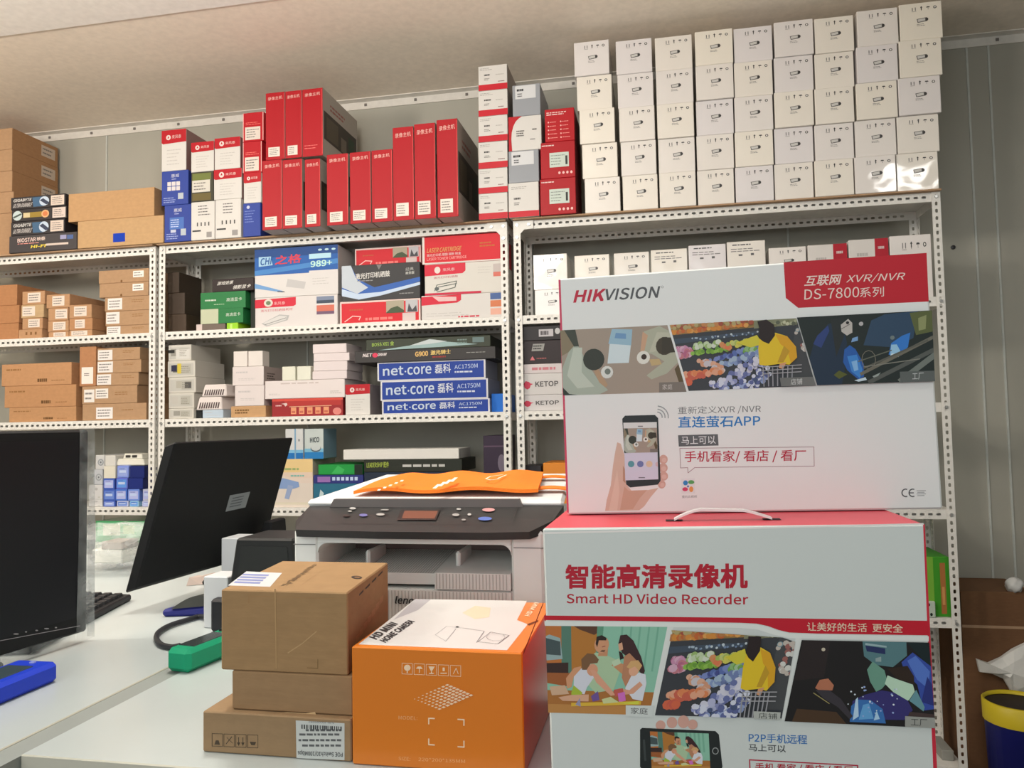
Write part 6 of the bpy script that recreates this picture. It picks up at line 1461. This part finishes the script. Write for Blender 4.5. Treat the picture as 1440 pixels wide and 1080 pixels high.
# monitor seen from the front, wrapped in film
lm = thing('monitor', (-.735, -2.10, DZ), 'dark monitor showing its screen at the left frame edge, wrapped in clear film', 'monitor')
LB0 = at(123, 887, z=.80); LB1 = at(0, 925, z=.80); ld = (LB1-LB0).normalized(); LE = LB0+ld*.53
zt = at(122, 604.5, y=LB0.y).z
bk = Vector((ld.y, -ld.x, 0)); bk = bk if bk.x < 0 else -bk; bk = bk*.035
upv = Vector((0, 0, 1))
m = MB(); m.hexa([LE, LB0, LB0+bk, LE+bk]+[Vector((p.x, p.y, zt)) for p in (LE, LB0, LB0+bk, LE+bk)], blk, .004); lcase = m.build('case', lm)
nf = -bk.normalized()
A = Art(lcase, LE, (LB0-LE), (0, 0, 1), 1, 1, .0005, .4)
A.part('screen'); a0 = A.px(113, 870); L_ = (LB0-LE).length
A.poly([(.012, .030), (a0[0], .030), (a0[0], zt-.80-.018), (.012, zt-.80-.018)], (22, 23, 28), raw=True)
A.part('bezel_edge'); A.line([(0, 901), (112, 880)], .0011, (150, 146, 150), px=True)
for (u, v, w_) in ((22, 891.5, 4), (36, 888.5, 1.5), (51, 886.5, 2), (65, 884, 3.6), (78, 882.5, 1.6)):
    A.part('control_button', new=True); A.pell(u, v, w_, 1, (150, 148, 150), 10)
A.done()
m = MB(); q = LB0+nf*.004
f0 = at(116, 604, y=q.y); 
def lp(s, z, o=.004): return LB0+ld*s+nf*o+upv*(z-.80)
pts = [lp(.028, .783), lp(-.010, .787, .006), lp(-.011, .97, .004), lp(-.008, zt+.004, .004), lp(.024, zt+.003, .003), lp(.024, .97, .003)]
m.poly([pts[0], pts[1], pts[2], pts[5]], mat((190, 196, 196), .25, 'clear')); m.poly([pts[5], pts[2], pts[3], pts[4]], mat((190, 196, 196), .25, 'clear')); 
m.poly([pts[1], pts[2], pts[2]+bk*.5, pts[1]+bk*.5], mat((190, 196, 196), .25, 'clear')); m.poly([pts[2], pts[3], pts[3]+bk*.5, pts[2]+bk*.5], mat((190, 196, 196), .25, 'clear'))
m.poly([lp(.028, .783), lp(.3, .786, .004), lp(.3, .805, .0025), lp(.028, .803, .0025)], mat((190, 196, 196), .25, 'clear'))
m.build('protective_film', lm)
c = LB0+ld*.265+bk*.6
m = MB(); m.box(c.x-.03, c.x+.0, c.y-.06, c.y+.06, DZ+.01, .86, blk, .003); m.build('stand_neck', lm)
m = MB(); m.box(c.x-.03, c.x+.035, c.y-.15, c.y+.10, DZ+.0004, DZ+.012, blk, .004); m.build('stand_base', lm)
# keyboard
B_ = at(185, 838, z=.79); A_ = at(128, 868, z=.79); kd = (A_-B_); kd.z = 0; kd.normalize(); kw = Vector((kd.y, -kd.x, 0)); kw = kw if kw.x < 0 else -kw
kb = thing('keyboard', (B_.x, B_.y, DZ), 'black keyboard on the left desk behind the film wrapped monitor', 'keyboard')
m = MB(); b0 = Vector((B_.x, B_.y, DZ+.0005)); cs = [b0+kd*.42, b0, b0+kw*.13, b0+kd*.42+kw*.13]
m.hexa(cs+[Vector((p.x, p.y, DZ+(.014 if i < 2 else .024))) for i, p in enumerate(cs)], mat((34, 35, 38), .5), .003); m.build('base', kb)
km = mat((40, 41, 44), .45)
for r_ in range(5):
    for c_ in range(16):
        o = b0+kd*(.016+c_*.0245)+kw*(.012+r_*.0225)
        zz = DZ+.0145+.01*(.012+r_*.0225)/.13
        q = [o, o+kd*.020, o+kd*.020+kw*.0185, o+kw*.0185]; z2 = zz+.006
        m = MB(); cc = sum(q, Vector())/4
        m.hexa([Vector((p.x, p.y, zz)) for p in reversed(q)]+[Vector((cc.x+(p.x-cc.x)*.8, cc.y+(p.y-cc.y)*.8, z2)) for p in reversed(q)], km)
        m.build('key', kb)
# blue handheld device
bd = thing('handheld_device', (-.63, -2.2, DZ), 'bright blue handheld device with a dark window at the left frame edge', 'device')
m = MB(); m.box(-.668, -.595, -2.31, -2.093, DZ+.0005, DZ+.031, mat((36, 66, 206), .4), .006); bcase = m.build('casing', bd)
m = MB(); m.box(-.656, -.612, -2.28, -2.125, DZ+.0305, DZ+.032, mat((60, 76, 84), .3), .0005); m.build('window', bcase)
m = MB(); m.box(-.632, -.624, -2.112, -2.106, DZ+.0305, DZ+.033, mat((150, 160, 220), .3), .0005); m.build('button', bcase)
# green meter
gd = Vector((.15, .988, 0)).normalized(); gw = Vector((.988, -.15, 0)).normalized(); g0 = at(232, 945, z=DZ)
gm = thing('multimeter', g0, 'green meter lying across the joint between the desks', 'meter')
m = MB(); c = [g0, g0+gw*.047, g0+gw*.047+gd*.17, g0+gd*.17]; c = [Vector((p.x, p.y, DZ+.0005)) for p in c]
m.hexa(c+[p+Vector((0, 0, .037)) for p in c], mat((16, 150, 108), .45), .007); gcase = m.build('casing', gm)
m = MB(); f = lambda a, b, z: g0+gw*a+gd*b+Vector((0, 0, z))
m.hexa([f(.008, .02, .037), f(.040, .02, .037), f(.040, .10, .037), f(.008, .10, .037), f(.009, .021, .0388), f(.039, .021, .0388), f(.039, .099, .0388), f(.009, .099, .0388)], mat((54, 62, 62), .25)); m.build('display', gcase)
m = MB(); m.hexa([f(.012, .108, .037), f(.036, .108, .037), f(.036, .14, .037), f(.012, .14, .037), f(.014, .11, .042), f(.034, .11, .042), f(.034, .138, .042), f(.014, .138, .042)], mat((30, 40, 40), .4)); m.build('selector', gcase)
# barcode scanner like blue device
sd0 = at(232, 862, z=DZ); 
st = thing('handheld_device', sd0, 'dark blue handheld device with a rounded nose beside the black cable', 'device')
def px_z(u, v, z): return at(u, v, z=z)
m = MB(); a = px_z(226, 868, DZ+.0005); b = px_z(291, 866, DZ+.0005); d = Vector((.02, .085, 0))
m.hexa([a, b, b+d, a+d, Vector((a.x, a.y, DZ+.016)), Vector((b.x, b.y, DZ+.020)), Vector((b.x, b.y, DZ+.022))+d, Vector((a.x, a.y, DZ+.016))+d], mat((40, 44, 120), .4), .005); m.build('lower_case', st)
m = MB(); a2 = a+Vector((.02, .004, 0)); pts = []
for k in range(9):
    t = k/8; pts.append((a2.x+(b.x-a2.x)*t, a2.y+(b.y-a2.y)*t, DZ+.0165+.026*math.sin(min(1, t*1.25)*math.pi/2)))
pts = [(a2.x, a2.y, DZ+.0165)]+pts[1:]+[(b.x, b.y, DZ+.0205)]
m.prism(pts, d*.95, mat((70, 70, 66), .4)); m.build('upper_case', st)
def cable(name, label, pts, r, col, z=DZ):
    P = [at(u, v, z=z+h) for u, v, h in pts]; out = []
    for i in range(len(P)-1):
        p0, p1, p2, p3 = P[max(i-1, 0)], P[i], P[i+1], P[min(i+2, len(P)-1)]
        for k in range(8):
            t = k/8; out.append(.5*((2*p1)+(p2-p0)*t+(2*p0-5*p1+4*p2-p3)*t*t+(3*p1-p0-3*p2+p3)*t**3))
    out.append(P[-1]); m = MB(); m.tube(out, r, mat(col, .5), 10)
    return tag(m.build(name, smooth=True), label, 'cable')
cable('power_cable', 'thick black cable looping over the left desk to the green meter', [(291, 868, .010), (280, 867, .006), (262, 872, .006), (240, 879, .006), (224, 888, .006), (220, 897, .006), (226, 906, .006), (240, 910, .006), (252, 908, .012)], .0048, (44, 46, 50))
# black slanted case behind the cartons
y_ = at(299, 885, z=DZ).y
a = at(313, 850, y=y_); a.z = DZ; b = at(332, 757, y=y_); c_ = at(412, 751, y=y_)
cs = thing('black_case', (-.42, y_, DZ), 'black slanted case standing between the printer and the dark monitor', 'case')
m = MB(); x1 = min(c_.x, PX0-.03)
m.hexa([(a.x, y_, DZ+.0005), (x1+.02, y_, DZ+.0005), (x1+.02, y_+.12, DZ+.0005), (a.x, y_+.12, DZ+.0005), (b.x, y_, b.z), (x1, y_, b.z), (x1, y_+.12, b.z), (b.x, y_+.12, b.z)], mat((36, 37, 37), .5), .004); m.build('casing', cs)
m = MB(); m.hexa([(a.x+.02, y_-.001, DZ+.02), (x1, y_-.001, DZ+.02), (x1, y_+.004, DZ+.02), (a.x+.02, y_+.004, DZ+.02), (b.x+.012, y_-.001, b.z-.015), (x1-.012, y_-.001, b.z-.015), (x1-.012, y_+.004, b.z-.015), (b.x+.012, y_+.004, b.z-.015)], mat((40, 42, 41), .5)); m.build('front_panel', cs)
# white upright box
yw = -1.58; a = at(311, 800, y=yw); b = at(336, 800, y=yw)
carton('white_carton', 'narrow white upright box between the dark monitor and the black case', 'box', None, a.x, b.x+.03, DZ+.0005, at(325, 757, y=yw).z, yw, .07, (226, 228, 230))
a = at(286, 860, y=-1.775); b = at(312, 860, y=-1.775)
carton('white_carton', 'small white box behind the brown carton stack beside the dark blue device', 'box', None, a.x, b.x+.012, DZ+.0005, at(299, 811, y=-1.775).z, -1.775, .06, (224, 226, 228))
a = at(297, 885, y=-1.80); b = at(318, 885, y=-1.80)
ad = thing('power_adapter', ((a.x+b.x)/2, -1.80, DZ), 'small black adapter standing in front of the small white box', 'adapter')
m = MB(); m.box(a.x, b.x, -1.805, -1.78, DZ+.0005, at(305, 842, y=-1.80).z, mat((38, 39, 42), .5), .005); m.build('casing', ad)
m = MB(); m.tube([(a.x+.008, -1.79, DZ+.03), (a.x-.004, -1.79, DZ+.032)], .004, mat((60, 60, 62), .5)); m.build('plug_socket', ad)
# bit of torn paper
m = MB(); P_ = [at(u, v, z=DZ+h) for u, v, h in ((262, 824, .001), (266, 812, .02), (274, 810, .02), (281, 811, .018), (288, 808, .02), (297, 806, .022), (299, 817, .006), (282, 822, .001))]
m.prism(P_, (.003, .012, 0), mat((206, 188, 178), .7)); tag(m.build('torn_paper'), 'torn pinkish paper under the dark monitor on the left desk', 'paper')
# clear bag with a device in it
bx = at(168, 806, z=DZ)
mb = blob('b', '', '', (bx.x-.05, bx.y+.05, DZ+.062), (.17, .13, .066), mat((226, 230, 230), .22, 'clear'), 26, 16, 5, .35, DZ+.002)
tag(mb.build('plastic_bag', smooth=False), 'crumpled clear plastic bag on the left desk in front of the green pack', 'bag')
pg = at(172, 778, y=bx.y+.05)
tdv = thing('packed_device', (pg.x, bx.y+.05, DZ), 'white and grey device inside the clear plastic bag', 'device')
dc = Vector((bx.x-.05, bx.y+.05, DZ)); tdv.location = dc
m = MB(); m.box(dc.x-.05, dc.x+.045, dc.y-.035, dc.y+.035, DZ+.022, DZ+.06, mat((222, 222, 214), .4), .003); m.build('casing', tdv)
m = MB(); m.box(dc.x-.02, dc.x+.045, dc.y-.035, dc.y+.035, DZ+.0605, DZ+.082, mat((140, 132, 122), .5), .002); m.build('cover', tdv)
